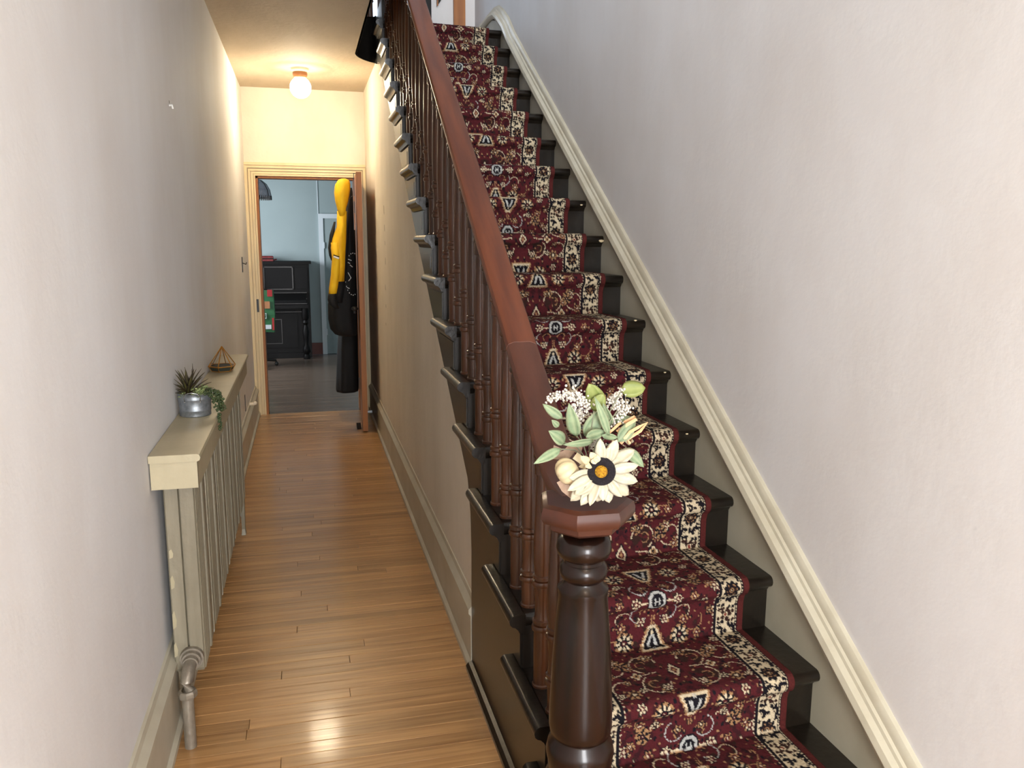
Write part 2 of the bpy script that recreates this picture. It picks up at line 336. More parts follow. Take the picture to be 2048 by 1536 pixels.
# ---------------------------------------------------------------- staircase
st = thing('staircase', 'dark painted straight staircase with open left side rising beside the right wall', 'staircase', (.93, 1.45, 0))
XO = .4875
for i in range(-1, 16):
    t, T = zt(i), .034
    xw = XR-.005
    # tread: rounded nosing profile in (y,z), skewed across x
    yf = yo(i); yb = yo(i+1)+.05 if i < 15 else yo(i)+.12
    prof = [(yb, t), (yf+.016, t)] + [(yf+.017-.017*math.sin(a), t-.017+.017*math.cos(a)) for a in [PI*k/6 for k in range(1, 6)]] + [(yf+.016, t-T), (yb, t-T)]
    m = MB(); m.loft([[(x, p[0]+ysk(x), p[1]) for p in prof] for x in (XS, xw)])
    tr = link('tread', m, M_DARK, st); auto_smooth(tr, 50)
    # mitred return nosing along the open end
    rp = [(XS+.002, t), (XO+.014, t)] + [(XO+.017-.017*math.sin(a), t-.017+.017*math.cos(a)) for a in [PI*k/6 for k in range(1, 6)]] + [(XO+.016, t-T), (XO+.024, t-T-.008), (XO+.03, t-T-.02), (XS+.002, t-T-.022)]
    y1 = yf+.365 if i < 14 else yf+.28
    m = MB(); m.loft([[(p[0], yy, p[1]) for p in rp] for yy in (yf+.004, y1)])
    rn = link('return_nosing', m, M_DARK, tr); auto_smooth(rn, 50)
    # riser with small scotia under nosing
    zb = zt(i-1) if i > -1 else 0
    m = MB(); yr = yf+.03
    m.loft([[(x, p[0]+ysk(x), p[1]) for p in ((yr, zb), (yr, t-T-.016), (yr-.012, t-T), (yr+.02, t-T), (yr+.02, zb))] for x in (XS-.002, xw)])
    link('riser', m, M_DARK, st)
# outer string: sawtooth plate in the y,z plane
poly = [(yo(-1)+.03, 0), (2.69, 0), (2.69, .30), (2.686, .45), (2.70, .58), (2.75, zbot(2.75))]
poly += [(5.70, zbot(5.70)), (5.80, zbot(5.70)+.03), (5.92, 2.70), (5.92, 3.01), (5.50, 3.01), (5.50, zt(15)-.034)]
for i in range(15, -2, -1):
    yr = yo(i)+.03
    poly += [(yr, zt(i)-.034), (yr, zt(i-1)-.034 if i > -1 else 0)]
    if i > -1: pass
pl = []
for p in poly:
    if not pl or (abs(p[0]-pl[-1][0]) > 1e-5 or abs(p[1]-pl[-1][1]) > 1e-5): pl.append(p)
if pl[0] == pl[-1]: pl.pop()
sg = link('outer_string', MB().prism(pl, 'x', XS, XS+.03), M_STRDK, st)
link('shoe_moulding', MB().prism([(XS, 0), (.508, 0), (.508, .014), (.518, .026), (XS, .03)], 'y', yo(-1)+.03, 2.69), M_DARK, st)
# bracket panels under every tread end
for i in range(0, 15):
    yr = yo(i)+.03; zt0 = zt(i)-.062; zb0 = zt(i-1)+.006
    def ybl(z): return 1.7065+(z+.365-.3619)/(RI/G)-.012
    rear_t = min(ybl(zt0), yo(i)+.36); rear_b = min(ybl(zb0), yo(i)+.2)
    pg = [(yr+.004, zb0), (rear_b, zb0), (rear_t, zt0), (yr+.004, zt0)]
    m = MB().prism(pg, 'x', XS-.006, XS)
    cy = sum(p[0] for p in pg)/4; cz = sum(p[1] for p in pg)/4
    bp_ = link('bracket_panel', m, M_STRDK, st)
    pg2 = [(cy+(p[0]-cy)*.66, cz+(p[1]-cz)*.62) for p in pg]
    if i >= 7: link('raised_field', MB().prism(pg2, 'x', XS-.008, XS-.006), M_STRDK, bp_)
# curved hairpin fascia of the well and fascia along the ceiling edge
n = 14; ring = []
for k in range(n+1):
    a = PI*k/n; x, yv = .4625+.0640*math.cos(a), 5.92+.0640*math.sin(a)
    ring.append((x, yv, 2.70+(ZC-2.70)*k/n))
m = MB(); ring += [(XEDGE+.0035, 4.0, ZC), (XEDGE+.0035, 1.0, ZC)]
rings = []
for (x, yv, zb) in ring:
    nx, ny = (0, 0)
    dx, dy = x-.4625, max(0, yv-5.92)
    if yv <= 5.92 and x < .45: ox, oy = -.012, 0
    else:
        l = math.hypot(dx, dy) or 1; ox, oy = dx/l*.012, dy/l*.012
    rings.append([(x, yv, zb), (x, yv, 3.01), (x+ox, yv+oy, 3.01), (x+ox, yv+oy, zb)])
m.loft(rings); auto_smooth(link('well_fascia', m, M_FASC, st), 60)
# wall string (beige) and its cap
zc_ = lambda Y, d: zline(Y) + d
def ws(Y): return 1.31
low = [(1.2, 0), (5.62, 2.7), (6.5, ZF2), (6.5, 3.02), (5.62, 3.02)]
# top edge of string: measured line through (5.049,2.566) .. (1.498,.283)
zs_ = lambda Y: .283 + (2.566-.283)/(5.049-1.498)*(Y-1.498)
top = [(5.80, 3.0), (5.66, 2.965), (5.50, 2.885), (5.3, zs_(5.3)+.01), (4.9, zs_(4.9)), (1.2, zs_(1.2))]
wsp = [(1.2, 0), (2.2, 0), (6.2, 2.6), (6.5, 2.6), (6.5, 3.0)] + top
wsg = link('wall_string', MB().prism(wsp, 'x', 1.305, XR), M_STRING, st)
path = [(6.5, 3.0), (5.80, 3.0), (5.70, 2.985), (5.60, 2.94), (5.45, 2.855), (5.3, zs_(5.3)+.008), (4.9, zs_(4.9)), (3.2, zs_(3.2)), (1.2, zs_(1.2))]
def offs(path, prof):
    rings = []
    for i, p in enumerate(path):
        a = path[max(0, i-1)]; b = path[min(len(path)-1, i+1)]
        t = Vector((b[0]-a[0], b[1]-a[1])).normalized(); nrm = Vector((-t.y, t.x))
        if nrm.y < 0: nrm = -nrm
        rings.append([(x, p[0]+nrm.x*h, p[1]+nrm.y*h) for x, h in prof])
    return rings
capm = MB().loft(offs(path, [(XR, 0), (1.296, 0), (1.284, .010), (1.280, .024), (1.286, .040), (1.300, .048), (1.303, .056), (1.310, .060), (1.312, .076), (1.318, .084), (XR, .086)]))
auto_smooth(link('string_cap', capm, M_CAPW, wsg), 35)

# ---------------------------------------------------------------- balustrade
bs = thing('balustrade', 'mahogany balustrade with turned balusters, sloping handrail and heavy newel post', 'balustrade', (.558, 1.585, .213))
XB = .557
def zrail(Y): return 1.214 + .7035*(Y-2.136)
def baluster(y, zb, ztop, o1, x=XB):
    H = ztop-zb
    def ring(o): return [(.0215, o-.010), (.0215, o-.004), (.0255, o-.002), (.0275, o+.005), (.0255, o+.012), (.0205, o+.014), (.0205, o+.017), (.025, o+.019), (.025, o+.026), (.0205, o+.029)]
    P = [(.001, 0), (.0245, 0), (.0245, .006), (.0215, .009)] + ring(o1)
    P += [(.0185, o1+.045), (.0185, o1+.075), (.021, o1+.105)] + [(r, z) for r, z in ring(o1+.12)]
    P += [(.0225, o1+.19), (.0235, o1+.24), (.0215, H-.25), (.0175, H-.115), (.0175, H-.108), (.0215, H-.106), (.0225, H-.072), (.0205, H-.068), (.0255, H-.063), (.0255, H-.056), (.019, H-.045), (.0125, H-.02), (.0125, H+.012), (.001, H+.013)]
    return auto_smooth(link('baluster', MB().lathe(P, (0, 0, 0), 14), M_BAL, bs, (x, y, zb)), 35)
for i in range(0, 15):
    for k in range(2):
        y = yo(i)+(.062 if k == 0 else .187)
        baluster(y, zt(i), zrail(y)+.012, .075 if k == 0 else .158)
for k in range(4):                                # landing curb and hairpin
    y = 5.50+.115*k
    baluster(y, 3.01, 3.60+.02*k, .10)
for a in (60, 120): baluster(5.92+.0675*math.sin(math.radians(a)), 3.01, 3.68, .10, .4625+.0675*math.cos(math.radians(a)))
for k in range(3): baluster(5.86-.115*k, 3.01, 3.68, .10, XEDGE-.006)
# handrail sections swept along the slope: profile (x offset, height)
RP = [(-.030, 0), (.030, 0), (.036, .008), (.037, .018), (.0425, .026), (.0435, .038), (.038, .048), (.022, .0535), (-.022, .0535), (-.038, .048), (-.0435, .038), (-.0425, .026), (-.037, .018), (-.036, .008)]
def railsweep(pts, sc=None):
    rings = []
    for i, p in enumerate(pts):
        k = sc[i] if sc else 1
        rings.append([(XB+.001+x*k, p[0], p[1]+h*1.06) for x, h in RP])
    return MB().loft(rings)
auto_smooth(link('handrail', railsweep([(2.112, zrail(2.112)), (3.2, zrail(3.2)), (4.5, zrail(4.5)), (5.3, zrail(5.3)), (5.42, zrail(5.42))]), M_RAIL, bs), 40)
auto_smooth(link('handrail_easing', railsweep([(2.110, zrail(2.11)), (1.98, zrail(1.98)), (1.88, zrail(1.88)+.004), (1.82, .995), (1.77, .968), (1.72, .948), (1.66, .938), (1.60, .935)], [1, 1.01, 1.03, 1.06, 1.1, 1.15, 1.2, 1.2]), M_RAIL2, bs), 40)
hp = []
for k in range(9):
    a = PI*k/8; hp.append((.4625+.0675*math.cos(a), 5.92+.0675*math.sin(a), 3.70))
link('landing_rail', MB().tube([(XB, 5.42, 3.53), (XB-.01, 5.6, 3.64), (.53, 5.8, 3.70)]+hp[0:]+[(XEDGE, 5.6, 3.70), (XEDGE, 4.2, 3.70)], .032, 10), M_RAIL, bs, smooth=True)
# newel post
nx, ny, nz = .558, 1.585, zt(-1)
prof = [(.001, 0), (.085, 0), (.085, .10), (.078, .112), (.078, .125), (.07, .135), (.072, .16), (.0765, .185), (.072, .207), (.062, .218), (.061, .224), (.068, .232), (.0705, .25), (.070, .29), (.064, .42), (.058, .50), (.0535, .556), (.055, .562), (.055, .570), (.044, .580), (.041, .588), (.049, .596), (.0525, .609), (.050, .622), (.043, .629), (.043, .636), (.055, .645), (.060, .661), (.056, .68), (.046, .689), (.040, .690), (.028, .694), (.026, .716), (.03, .722), (.001, .723)]
npst = auto_smooth(link('newel_post', MB().lathe(prof, (0, 0, 0), 40), M_NEWEL, bs, (nx, ny, nz)), 40)
cang = [135, 196, 243, 293, 346, 35, 85]
caps = []
for s_, z in ((.05, .918), (.66, .918), (.78, .926), (.80, .938), (.95, .943), (1.0, .953), (1.0, .966), (.96, .977), (.86, .983), (.3, .986), (.02, .986)):
    caps.append([(nx+.108*s_*math.cos(math.radians(a)), ny+.108*s_*math.sin(math.radians(a)), z) for a in cang])
auto_smooth(link('newel_cap', MB().loft(caps), M_CAP, npst), 28)

# ---------------------------------------------------------------- stair runner (patterned carpet)
def runner():
    pts = []                                  # (y at open side, z, v)
    STEP = .415
    off = .007
    for i in range(15, -2, -1):
        yb = (yo(i+1)+.03-off-.004) if i < 15 else yo(15)+.55
        yf = yo(i); t = zt(i)
        seg = [(yb, t+off)]
        cy_, cz_, r_ = yf+.019, t-.017, .019+off
        seg += [(cy_, t+off+.002)]
        seg += [(cy_-r_*math.sin(a), cz_+r_*math.cos(a)) for a in [PI*k/8 for k in range(1, 8)]]
        yrs = yf+.03-off
        seg += [(yrs-.006, t-.050), (yrs, t-.07), (yrs, (zt(i-1) if i > -1 else 0)+off+.002)]
        # arclength parameter; nosing front (index 5) is phase 0 of the step
        pts.append((i, seg))
    out = []
    for i, seg in pts:
        L = [0]
        for a, b in zip(seg[:-1], seg[1:]): L.append(L[-1]+math.hypot(b[0]-a[0], b[1]-a[1]))
        Ln = L[5]
        ds = .0030 if i < 6 else .0042
        nn = int(L[-1]/ds)
        for k in range(nn):
            s = L[-1]*k/nn
            j = max(q for q in range(len(L)) if L[q] <= s+1e-9); j = min(j, len(L)-2)
            f = (s-L[j])/(L[j+1]-L[j]); p = (seg[j][0]+(seg[j+1][0]-seg[j][0])*f, seg[j][1]+(seg[j+1][1]-seg[j][1])*f)
            before, after = Ln, L[-1]-Ln
            # scale so one step = STEP
            sc = STEP/(L[-1]) if i < 15 else 1
            v = (-(i-1))*STEP + (s-Ln)*sc
            out.append((p[0], p[1], v))
    A = np.array(out)
    HW = .300; xs = np.linspace(-HW, HW, 201)
    U = np.concatenate([[-HW-.001], xs, [HW+.001]])
    nr, nc = len(A), len(U)
    Yg = np.repeat(A[:, 0:1], nc, 1); Zg = np.repeat(A[:, 1:2], nc, 1).copy(); Vg = np.repeat(A[:, 2:3], nc, 1); Ug = np.repeat(U[None, :], nr, 0)
    rng = np.random.default_rng(3)
    Xg = .92+Ug
    Yg = Yg + (DY*(1.3287-Xg)/.841-DY)
    # thickness skirt on both sides
    Yg = Yg.copy()
    jit = rng.normal(0, .0006, (nr, nc)); Zg = Zg+jit
    Zg[:, 0] -= .007; Zg[:, -1] -= .007
    Yg[:, 0] += .006; Yg[:, -1] += .006
    co = np.stack([Xg, Yg, Zg], -1).reshape(-1, 3).astype(np.float32)
    idx = np.arange(nr*nc).reshape(nr, nc)
    q = np.stack([idx[:-1, :-1], idx[1:, :-1], idx[1:, 1:], idx[:-1, 1:]], -1).reshape(-1, 4)
    me = bpy.data.meshes.new('stair_runner')
    me.vertices.add(len(co)); me.vertices.foreach_set('co', co.ravel())
    me.loops.add(q.size); me.loops.foreach_set('vertex_index', q.ravel().astype(np.int32))
    me.polygons.add(len(q)); me.polygons.foreach_set('loop_start', np.arange(0, q.size, 4, dtype=np.int32)); me.polygons.foreach_set('loop_total', np.full(len(q), 4, np.int32))
    me.update(calc_edges=True); me.validate()
    # ---- pattern
    u = Ug + rng.normal(0, .0007, Ug.shape); v = Vg + rng.normal(0, .0007, Vg.shape)
    lin = lambda r, g, b: np.array(sr(r, g, b)[:3])
    RED, RED2, NAVY, CREAM, TAN, BROWN, ICE = lin(69, 23, 27), lin(48, 18, 22), lin(17, 14, 20), lin(182, 167, 140), lin(142, 108, 76), lin(44, 26, 22), lin(156, 156, 152)
    C = np.zeros(u.shape+(3,)); C[:] = RED
    P = STEP*4/3
    t = np.mod(v, P); au = np.abs(u)
    def per(d): return (d+P/2) % P - P/2            # wrapped distance
    def paint(mask, col): C[mask] = col
    sn = lambda a, b, ph: np.sin(a*au+ph)*np.sin(b*v+ph*1.7)
    paint((sn(95, 71, .4)+sn(160, 133, 2.1)*.8) > .7, RED2)
    paint((sn(120, 90, 1.3)+sn(210, 171, .2)) > 1.05, BROWN)
    paint((sn(140, 110, 2.9)+sn(230, 190, 1.2)) > 1.15, NAVY)
    paint((sn(260, 150, .9)+sn(180, 240, 2.2)) > 1.35, TAN)
    def dist(cu, cv): return np.hypot(au-cu, per(t-cv)), np.arctan2(per(t-cv), au-cu)
    def ringc(cu, cv, r, w, col, a0=-4, a1=4):
        d, a = dist(cu, cv); paint((np.abs(d-r) < w) & (a > a0) & (a < a1), col)
    def flower(cu, cv, r, npet, c1, c2, c3):
        d, a = dist(cu, cv); rr = r*(.78+.22*np.cos(npet*a))
        paint(d < rr+.003, NAVY); paint(d < rr, c1); paint(d < r*.55, c2); paint(d < r*.25, c3)
    def petals(cu, cv, r, npet, c1):
        d, a = dist(cu, cv); paint(d < r*1.12, NAVY)
        paint((d < r*1.1) & (d > r*.86) & (np.cos(npet*a+1) > -.4), TAN)
        paint((d < r*.84) & (d > r*.42) & (np.cos(npet*a) > .0), c1); paint(d < r*.26, RED); paint(d < r*.1, CREAM)
    # vines: mirrored double spirals around the diamond, brown leaf shade inside the loops
    vm = P/2
    for sg_ in (-1, 1):
        cvv = vm+sg_*.046
        d, a = dist(.072, cvv); paint((d < .034) & (np.sin(3*a+sg_) > -.3), BROWN)
        if sg_ < 0: ringc(.072, cvv, .038, .0017, CREAM, -4, 1.1)
        else: ringc(.072, cvv, .038, .0017, CREAM, -1.1, 4)
        ringc(.078, cvv, .016, .0014, TAN, -2.4, 2.0)
        ringc(.165, cvv, .032, .0015, CREAM, -2.6, 2.6)
        flower(.056, cvv+sg_*.030, .017, 5, TAN, BROWN, CREAM); flower(.150, cvv+sg_*.028, .022, 7, TAN, BROWN, CREAM)
    paint((np.abs(per(t-vm)-.10*(au-.1)) < .0015) & (au > .05) & (au < .13), CREAM)
    flower(.112, vm, .016, 4, CREAM, TAN, NAVY)
    for cv, sg_ in ((.05, 1), (-.05, -1)):
        ringc(.045, cv, .026, .0016, ICE, -1.2, 2.6); ringc(.095, cv*1.2, .022, .0015, CREAM, -2.5, .8); ringc(.13, cv*1.8, .03, .0014, TAN, -.5, 3)
        ringc(.03, cv*.85, .014, .0014, TAN, -3, 1)
    q4 = P/4
    # small blossoms
    sm = [(.040, .20), (.052, .345), (.10, .085), (.10, .475), (.145, .13), (.152, .205), (.148, .30), (.150, .40), (.145, .47), (.155, .02), (.118, .0), (.066, .0), (.185, .07), (.186, .165), (.184, .26), (.187, .35), (.184, .45), (.186, .53), (.035, .50), (.038, .075), (.12, .235), (.12, .34), (.17, .52)]
    for k, (cu, cv) in enumerate(sm):
        flower(cu, cv, .0115+.002*(k % 3), 5+(k % 3), CREAM if k % 2 else TAN, RED if k % 3 else BROWN, CREAM)
    # rosettes flanking palmettes
    for cv in (.128, .425): petals(.088, cv, .027, 8, CREAM)
    for cv in (.22, .5): petals(.135, cv, .019, 6, TAN)
    # diamond
    d = au/.017+np.abs(per(t-2*q4))/.030
    paint(d < 1.25, NAVY); paint(d < 1.0, CREAM); paint(d < .62, RED); paint(d < .3, TAN)
    # palmettes (bell shapes on the axis)
    for cv, sgn in ((q4, 1), (3*q4, -1)):
        w = per(t-cv)*sgn                           # + towards the wide end
        half = np.clip(.012+(w+.045)*.42, 0, .040)      # triangular bell
        half = np.where((w > .034) | (w < -.050), -1, half)
        jag = .0032*np.sign(np.sin(w*520))*.5+.0016*np.sin(au*900)
        base = (w > .022) & (au > .012+.3*(.034-w))
        paint((au < half+.005+jag) & (half > 0), TAN)
        paint((au < half-.0005+jag) & (half > 0) & (w < .030), CREAM)
        inn = half-.0055
        paint((au < inn) & (inn > 0) & (w < .021) & (w > -.042), NAVY)
        leg = np.abs(au-(.004+(w+.02)*.34))
        paint((leg < .0042) & (w > -.022) & (w < .012) & (au < inn-.001), ICE)
        paint((np.hypot(au, (w+.030)*.8) < .0045), CREAM); paint((np.abs(au-.0035) < .0012) & (w > .016) & (w < .028), ICE)
        paint((np.abs(au-.004) < .0014) & (w > -.080) & (w < -.048), TAN)
    # ring medallion with cross strokes
    w = per(t); d = np.maximum(np.maximum(au/.024, np.abs(w)/.028), (au/.024+np.abs(w)/.028)/1.45)
    paint(d < 1.25, NAVY); paint((d < 1.08) & (d > .74), ICE); paint((np.abs(au-.0065) < .0022) & (np.abs(w) < .011), ICE); paint((au < .0065) & (np.abs(w) < .0022), ICE)
    paint((np.abs(w) < .002) & (au > .028) & (au < .052), CREAM)
    # cream side border
    B0, B1 = .209, .272
    paint((au > B0-.010) & (au <= B0-.005), NAVY); paint((au > B0-.0135) & (au <= B0-.010) & (np.mod(v, .012) < .006), CREAM)
    paint((au > B0-.005) & (au <= B0), NAVY)
    bm_ = (au > B0) & (au < B1)
    paint(bm_, CREAM)
    pb = P/3; tb = np.mod(v, pb); bc = (B0+B1)/2
    def bper(d): return (d+pb/2) % pb-pb/2
    def bd_(cu, cv): return np.hypot(au-cu, bper(tb-cv)), np.arctan2(bper(tb-cv), au-cu)
    m_ = bm_
    jit = .0016*np.sin(au*1500)*np.sin(v*1300)
    d, a = bd_(bc, 0); rr = .029*(.88+.12*np.cos(9*a))+jit
    paint(m_ & (d < rr), NAVY); paint(m_ & (d < .0150) & (np.cos(7*a) > -.5), BROWN); paint(m_ & (np.abs(d-.0165) < .0012) & (np.cos(6*a) > -.3), TAN); paint(m_ & (d < .008), NAVY); paint(m_ & (np.abs(d-.0055) < .0012), TAN); paint(m_ & (d < .002), CREAM)
    d, a = bd_(bc, pb/2); rr = .0215*(.74+.26*np.cos(5*a))+jit
    paint(m_ & (d < rr), BROWN); paint(m_ & (d < .0075), CREAM); paint(m_ & (d < .0045), lin(110, 46, 38))
    for cv in (.25, .75):
        for cu in (bc-.0205, bc+.0205):
            d, a = bd_(cu, pb*cv); paint(m_ & (d < .0150+jit) & (np.cos(a+cv*9) > -.35), NAVY); paint(m_ & (d < .0052), CREAM); paint(m_ & (d < .0028), BROWN)
        d, a = bd_(bc, pb*cv); paint(m_ & (d < .0058+jit), NAVY)
    for cv in (.36, .43, .57, .64):
        for cu in (bc-.0235, bc+.0235, bc-.011, bc+.011): d, a = bd_(cu, pb*cv+.004*np.sign(cu-bc)); paint(m_ & (d < .0056+jit), NAVY if cv in (.36, .64) else BROWN)
    for cv in (.14, .86):
        for cu in (bc-.026, bc+.026, bc): d, a = bd_(cu, pb*cv+(.012 if cu == bc else 0)); paint(m_ & (d < .0048+jit), NAVY)
    paint((au >= B1) & (au < B1+.0085), NAVY); paint((au >= B1+.0025) & (au < B1+.0055) & (np.mod(v, .010) < .0062), CREAM)
    paint(au >= B1+.0085, lin(72, 28, 26))
    C *= rng.normal(1, .10, u.shape)[..., None].clip(.7, 1.3)
    # foot traffic fades the tops of the treads a little (wear)
    ca = me.color_attributes.new('pattern', 'FLOAT_COLOR', 'POINT')
    rgba = np.ones((nr*nc, 4), np.float32); rgba[:, :3] = C.reshape(-1, 3).clip(0, 1); ca.data.foreach_set('color', rgba.ravel())
    m = bpy.data.materials.new('woven_runner'); m.use_nodes = True; N = m.node_tree.nodes
    at = N.new('ShaderNodeAttribute'); at.attribute_name = 'pattern'
    b = N['Principled BSDF']; b.inputs['Roughness'].default_value = .92; b.inputs['Specular IOR Level'].default_value = .15
    m.node_tree.links.new(at.outputs['Color'], b.inputs['Base Color'])
    o = link('stair_runner', me, m, smooth=True)
    tag(o, 'burgundy oriental patterned stair runner with cream floral borders running down the steps', 'carpet')
runner()
# paint chips on the dark tread ends
for (x, y, i, s_) in ((1485, 1003-2, 2, .010), (1203, 482, 7, .012), (1163, 410, 8, .006), (1271, 641, 5, .006), (1374, 868, 3, .005), (1066, 186, 12, .005), (1118, 288, 10, .004), (1330, 745, 4, .005)):
    p = PX(x, y, Y=yo(i)+ysk(1.25)-.0005)
    m = MB().prism([(p.x+s_*math.cos(a)*(1+.3*math.sin(3*a)), p.z+.5*s_*math.sin(a)) for a in [k*PI/4 for k in range(8)]], 'y', p.y-.0006, p.y+.003)
    trd = [c for c in st.children if c.name.startswith('tread')][i+1]
    link('paint_chip', m, M_PUMP, trd)

# ---------------------------------------------------------------- radiator and its shelf
rd = thing('radiator', 'grey painted cast iron column radiator against the left wall', 'radiator', (-.395, 3.45, 0))
ns, ry0, pit = 6, 2.535, .306
def section(first):
    x0, x1, xm = -.436, -.350, -.392
    d = pit-.010
    pg = [(x0, .004), (x0+.004, 0), (xm-.004, 0), (xm-.001, .010), (xm+.001, .010), (xm+.003, -.004), (x1-.002, -.004), (x1, -.002)]
    for j in range(7):                                   # fine flutes
        a = .008+j*.017; pg += [(x1, a), (x1+.0035, a+.003), (x1+.0035, a+.011), (x1, a+.014)]
    pg += [(x1, .130), (x1-.012, .134), (x1-.012, .150), (x1+.004, .153), (x1+.007, .158), (x1+.004, .164), (x1-.004, .166), (x1-.004, .174), (x1+.003, .176), (x1+.003, .236), (x1-.010, .239), (x1-.010, .255), (x1+.004, .258), (x1+.004, .270), (x1, .272)]
    pg += [(x1, d-.003), (x1-.004, d), (xm+.004, d), (xm, d-.006), (xm-.004, d), (x0+.004, d), (x0, d-.004)]
    zs = [(.195, .97), (.205, 1), (.79, 1), (.80, .97)]
    cx, cy = (x0+x1)/2, d/2
    rings = [[(cx+(p[0]-cx)*k_, cy+(p[1]-cy)*k_, z) for p in pg] for z, k_ in zs]
    return MB().loft(rings)
sme = section(True).mesh('radiator_section'); sme.materials.append(M_RAD)
for j in range(ns): link('section', sme, None, rd, (0, ry0+j*pit, 0))
link('hub', MB().tube([(-.393, ry0+.02, .245), (-.393, ry0+ns*pit-.03, .245)], .024, 10).tube([(-.393, ry0+.02, .74), (-.393, ry0+ns*pit-.03, .74)], .022, 10), M_RAD, rd)
for yy in (ry0+.01, ry0+ns*pit-.075):
    for xx in ((-.43, -.372) if yy > 3 else (-.43,)): link('leg', MB().loft([[(xx, yy, 0), (xx+.022, yy, 0), (xx+.022, yy+.05, 0), (xx, yy+.05, 0)], [(xx+.003, yy+.01, .03), (xx+.018, yy+.01, .03), (xx+.018, yy+.045, .03), (xx+.003, yy+.045, .03)], [(xx, yy, .21), (xx+.022, yy, .21), (xx+.022, yy+.06, .21), (xx, yy+.06, .21)]]), M_RAD, rd)
for k, (x_, y_, h_) in enumerate(((342, 1108, .03), (345, 1165, .045), (349, 1240, .06), (352, 1300, .05))):
    p = PX(x_, y_, Y=2.534); link('paint_peel', MB().prism([(p.x-.005, p.z-h_*.5), (p.x+.004, p.z-h_*.4), (p.x+.006, p.z), (p.x+.001, p.z+h_*.5), (p.x-.005, p.z+h_*.3)], 'y', 2.5335, 2.537), M_BEIGE, rd)
cx, cy = -.388, 2.455
v = MB()
def diskY(r, a, b, z=.245, x=-.384): return MB().loft([[(x+r*math.cos(2*PI*k/18), yy, z+r*math.sin(2*PI*k/18)) for k in range(18)] for yy in (a, b)])
vl = link('valve_union', diskY(.035, 2.515, 2.536), M_PIPE, rd)
link('union_nut', diskY(.029, 2.497, 2.515), M_PIPE, vl); link('union_collar', diskY(.0225, 2.478, 2.497), M_PIPE, vl)
auto_smooth(link('elbow', MB().tube([(-.384, 2.485, .245), (-.385, 2.462, .243), (-.387, 2.444, .232), (-.389, 2.436, .213), (-.39, 2.436, .185)], .0195, 14), M_PIPE, rd), 50)
link('elbow_nut', MB().lathe([(.001, 0), (.026, 0), (.028, .005), (.028, .016), (.024, .022), (.001, .022)], (-.390, 2.436, .165), 8), M_PIPE, rd)
auto_smooth(link('supply_pipe', MB().lathe([(.0175, 0), (.0175, .17)], (-.391, 2.436, 0), 16), M_PIPE, rd), 50)
sh = thing('radiator_shelf', 'long beige painted shelf box on top of the radiator', 'shelf', (-.395, 3.56, .80))
auto_smooth(link('shelf_board', MB().prism([(XL+.002, .883), (-.325, .883), (-.319, .886), (-.316, .894), (-.319, .902), (-.325, .905), (XL+.002, .905)], 'y', 2.468, 4.65), M_BEIGE, sh), 35)
link('front_apron', MB().box(-.340, -.327, 2.48, 4.64, .802, .883), M_BEIGE, sh)
link('end_apron', MB().box(XL+.004, -.327, 2.475, 2.488, .802, .883), M_BEIGE, sh)
link('end_apron', MB().box(XL+.004, -.340, 4.628, 4.64, .802, .883), M_BEIGE, sh)

# ---------------------------------------------------------------- leaf helper
def leafmesh(L, Wd, curl=.15, cup=.12, n=7, tipsharp=1.0, th=.0008):
    rings = []
    for k in range(n+1):
        s = k/n
        w = Wd/2*(math.sin(PI*min(1, s**.8*.97+.03))**tipsharp)
        if k == n: w = Wd*.01
        if k == 0: w = Wd*.06
        z = curl*L*(s-s*s)*1.2-curl*L*.4*s*s
        c = cup*w*2
        rings.append([(s*L, -w, z+c), (s*L, -w*.5, z+c*.35), (s*L, 0, z-c*.1), (s*L, w*.5, z+c*.35), (s*L, w, z+c), (s*L, w*.5, z+c*.35-th), (s*L, 0, z-c*.1-th), (s*L, -w*.5, z+c*.35-th)])
    return MB().loft(rings)
def place(name, me, m, parent, base, tip, up=None, roll=0):
    base = Vector(base); tip = Vector(tip); x = (tip-base).normalized()
    up = Vector(up) if up is not None else (CC-base)
    z = (up-x*up.dot(x)).normalized(); y = z.cross(x)
    if roll:
        q = Matrix.Rotation(roll, 3, x); z = q @ z; y = q @ y
    o = link(name, me, m, parent, base, smooth=True)
    o.rotation_euler = Matrix((x, y, z)).transposed().to_euler()
    return o
def leaf(name, m, parent, base, tip, wd, **kw):
    up = kw.pop('up', None); roll = kw.pop('roll', 0)
    me = leafmesh((Vector(tip)-Vector(base)).length, wd, **kw).mesh(name)
    w = {'petal': (0, .35, 0, .35, 0, .3, 0, .3), 'agave_leaf': (1, .2, 0, .2, 1, .3, .2, .3)}.get(name, (.9, 0, .55, 0, .9, .2, .3, .2))
    ca = me.color_attributes.new('edge', 'FLOAT_COLOR', 'POINT')
    for i in range(len(me.vertices)): ca.data[i].color = (w[i % 8],)*3+(1,)
    return place(name, me, m, parent, base, tip, up, roll)

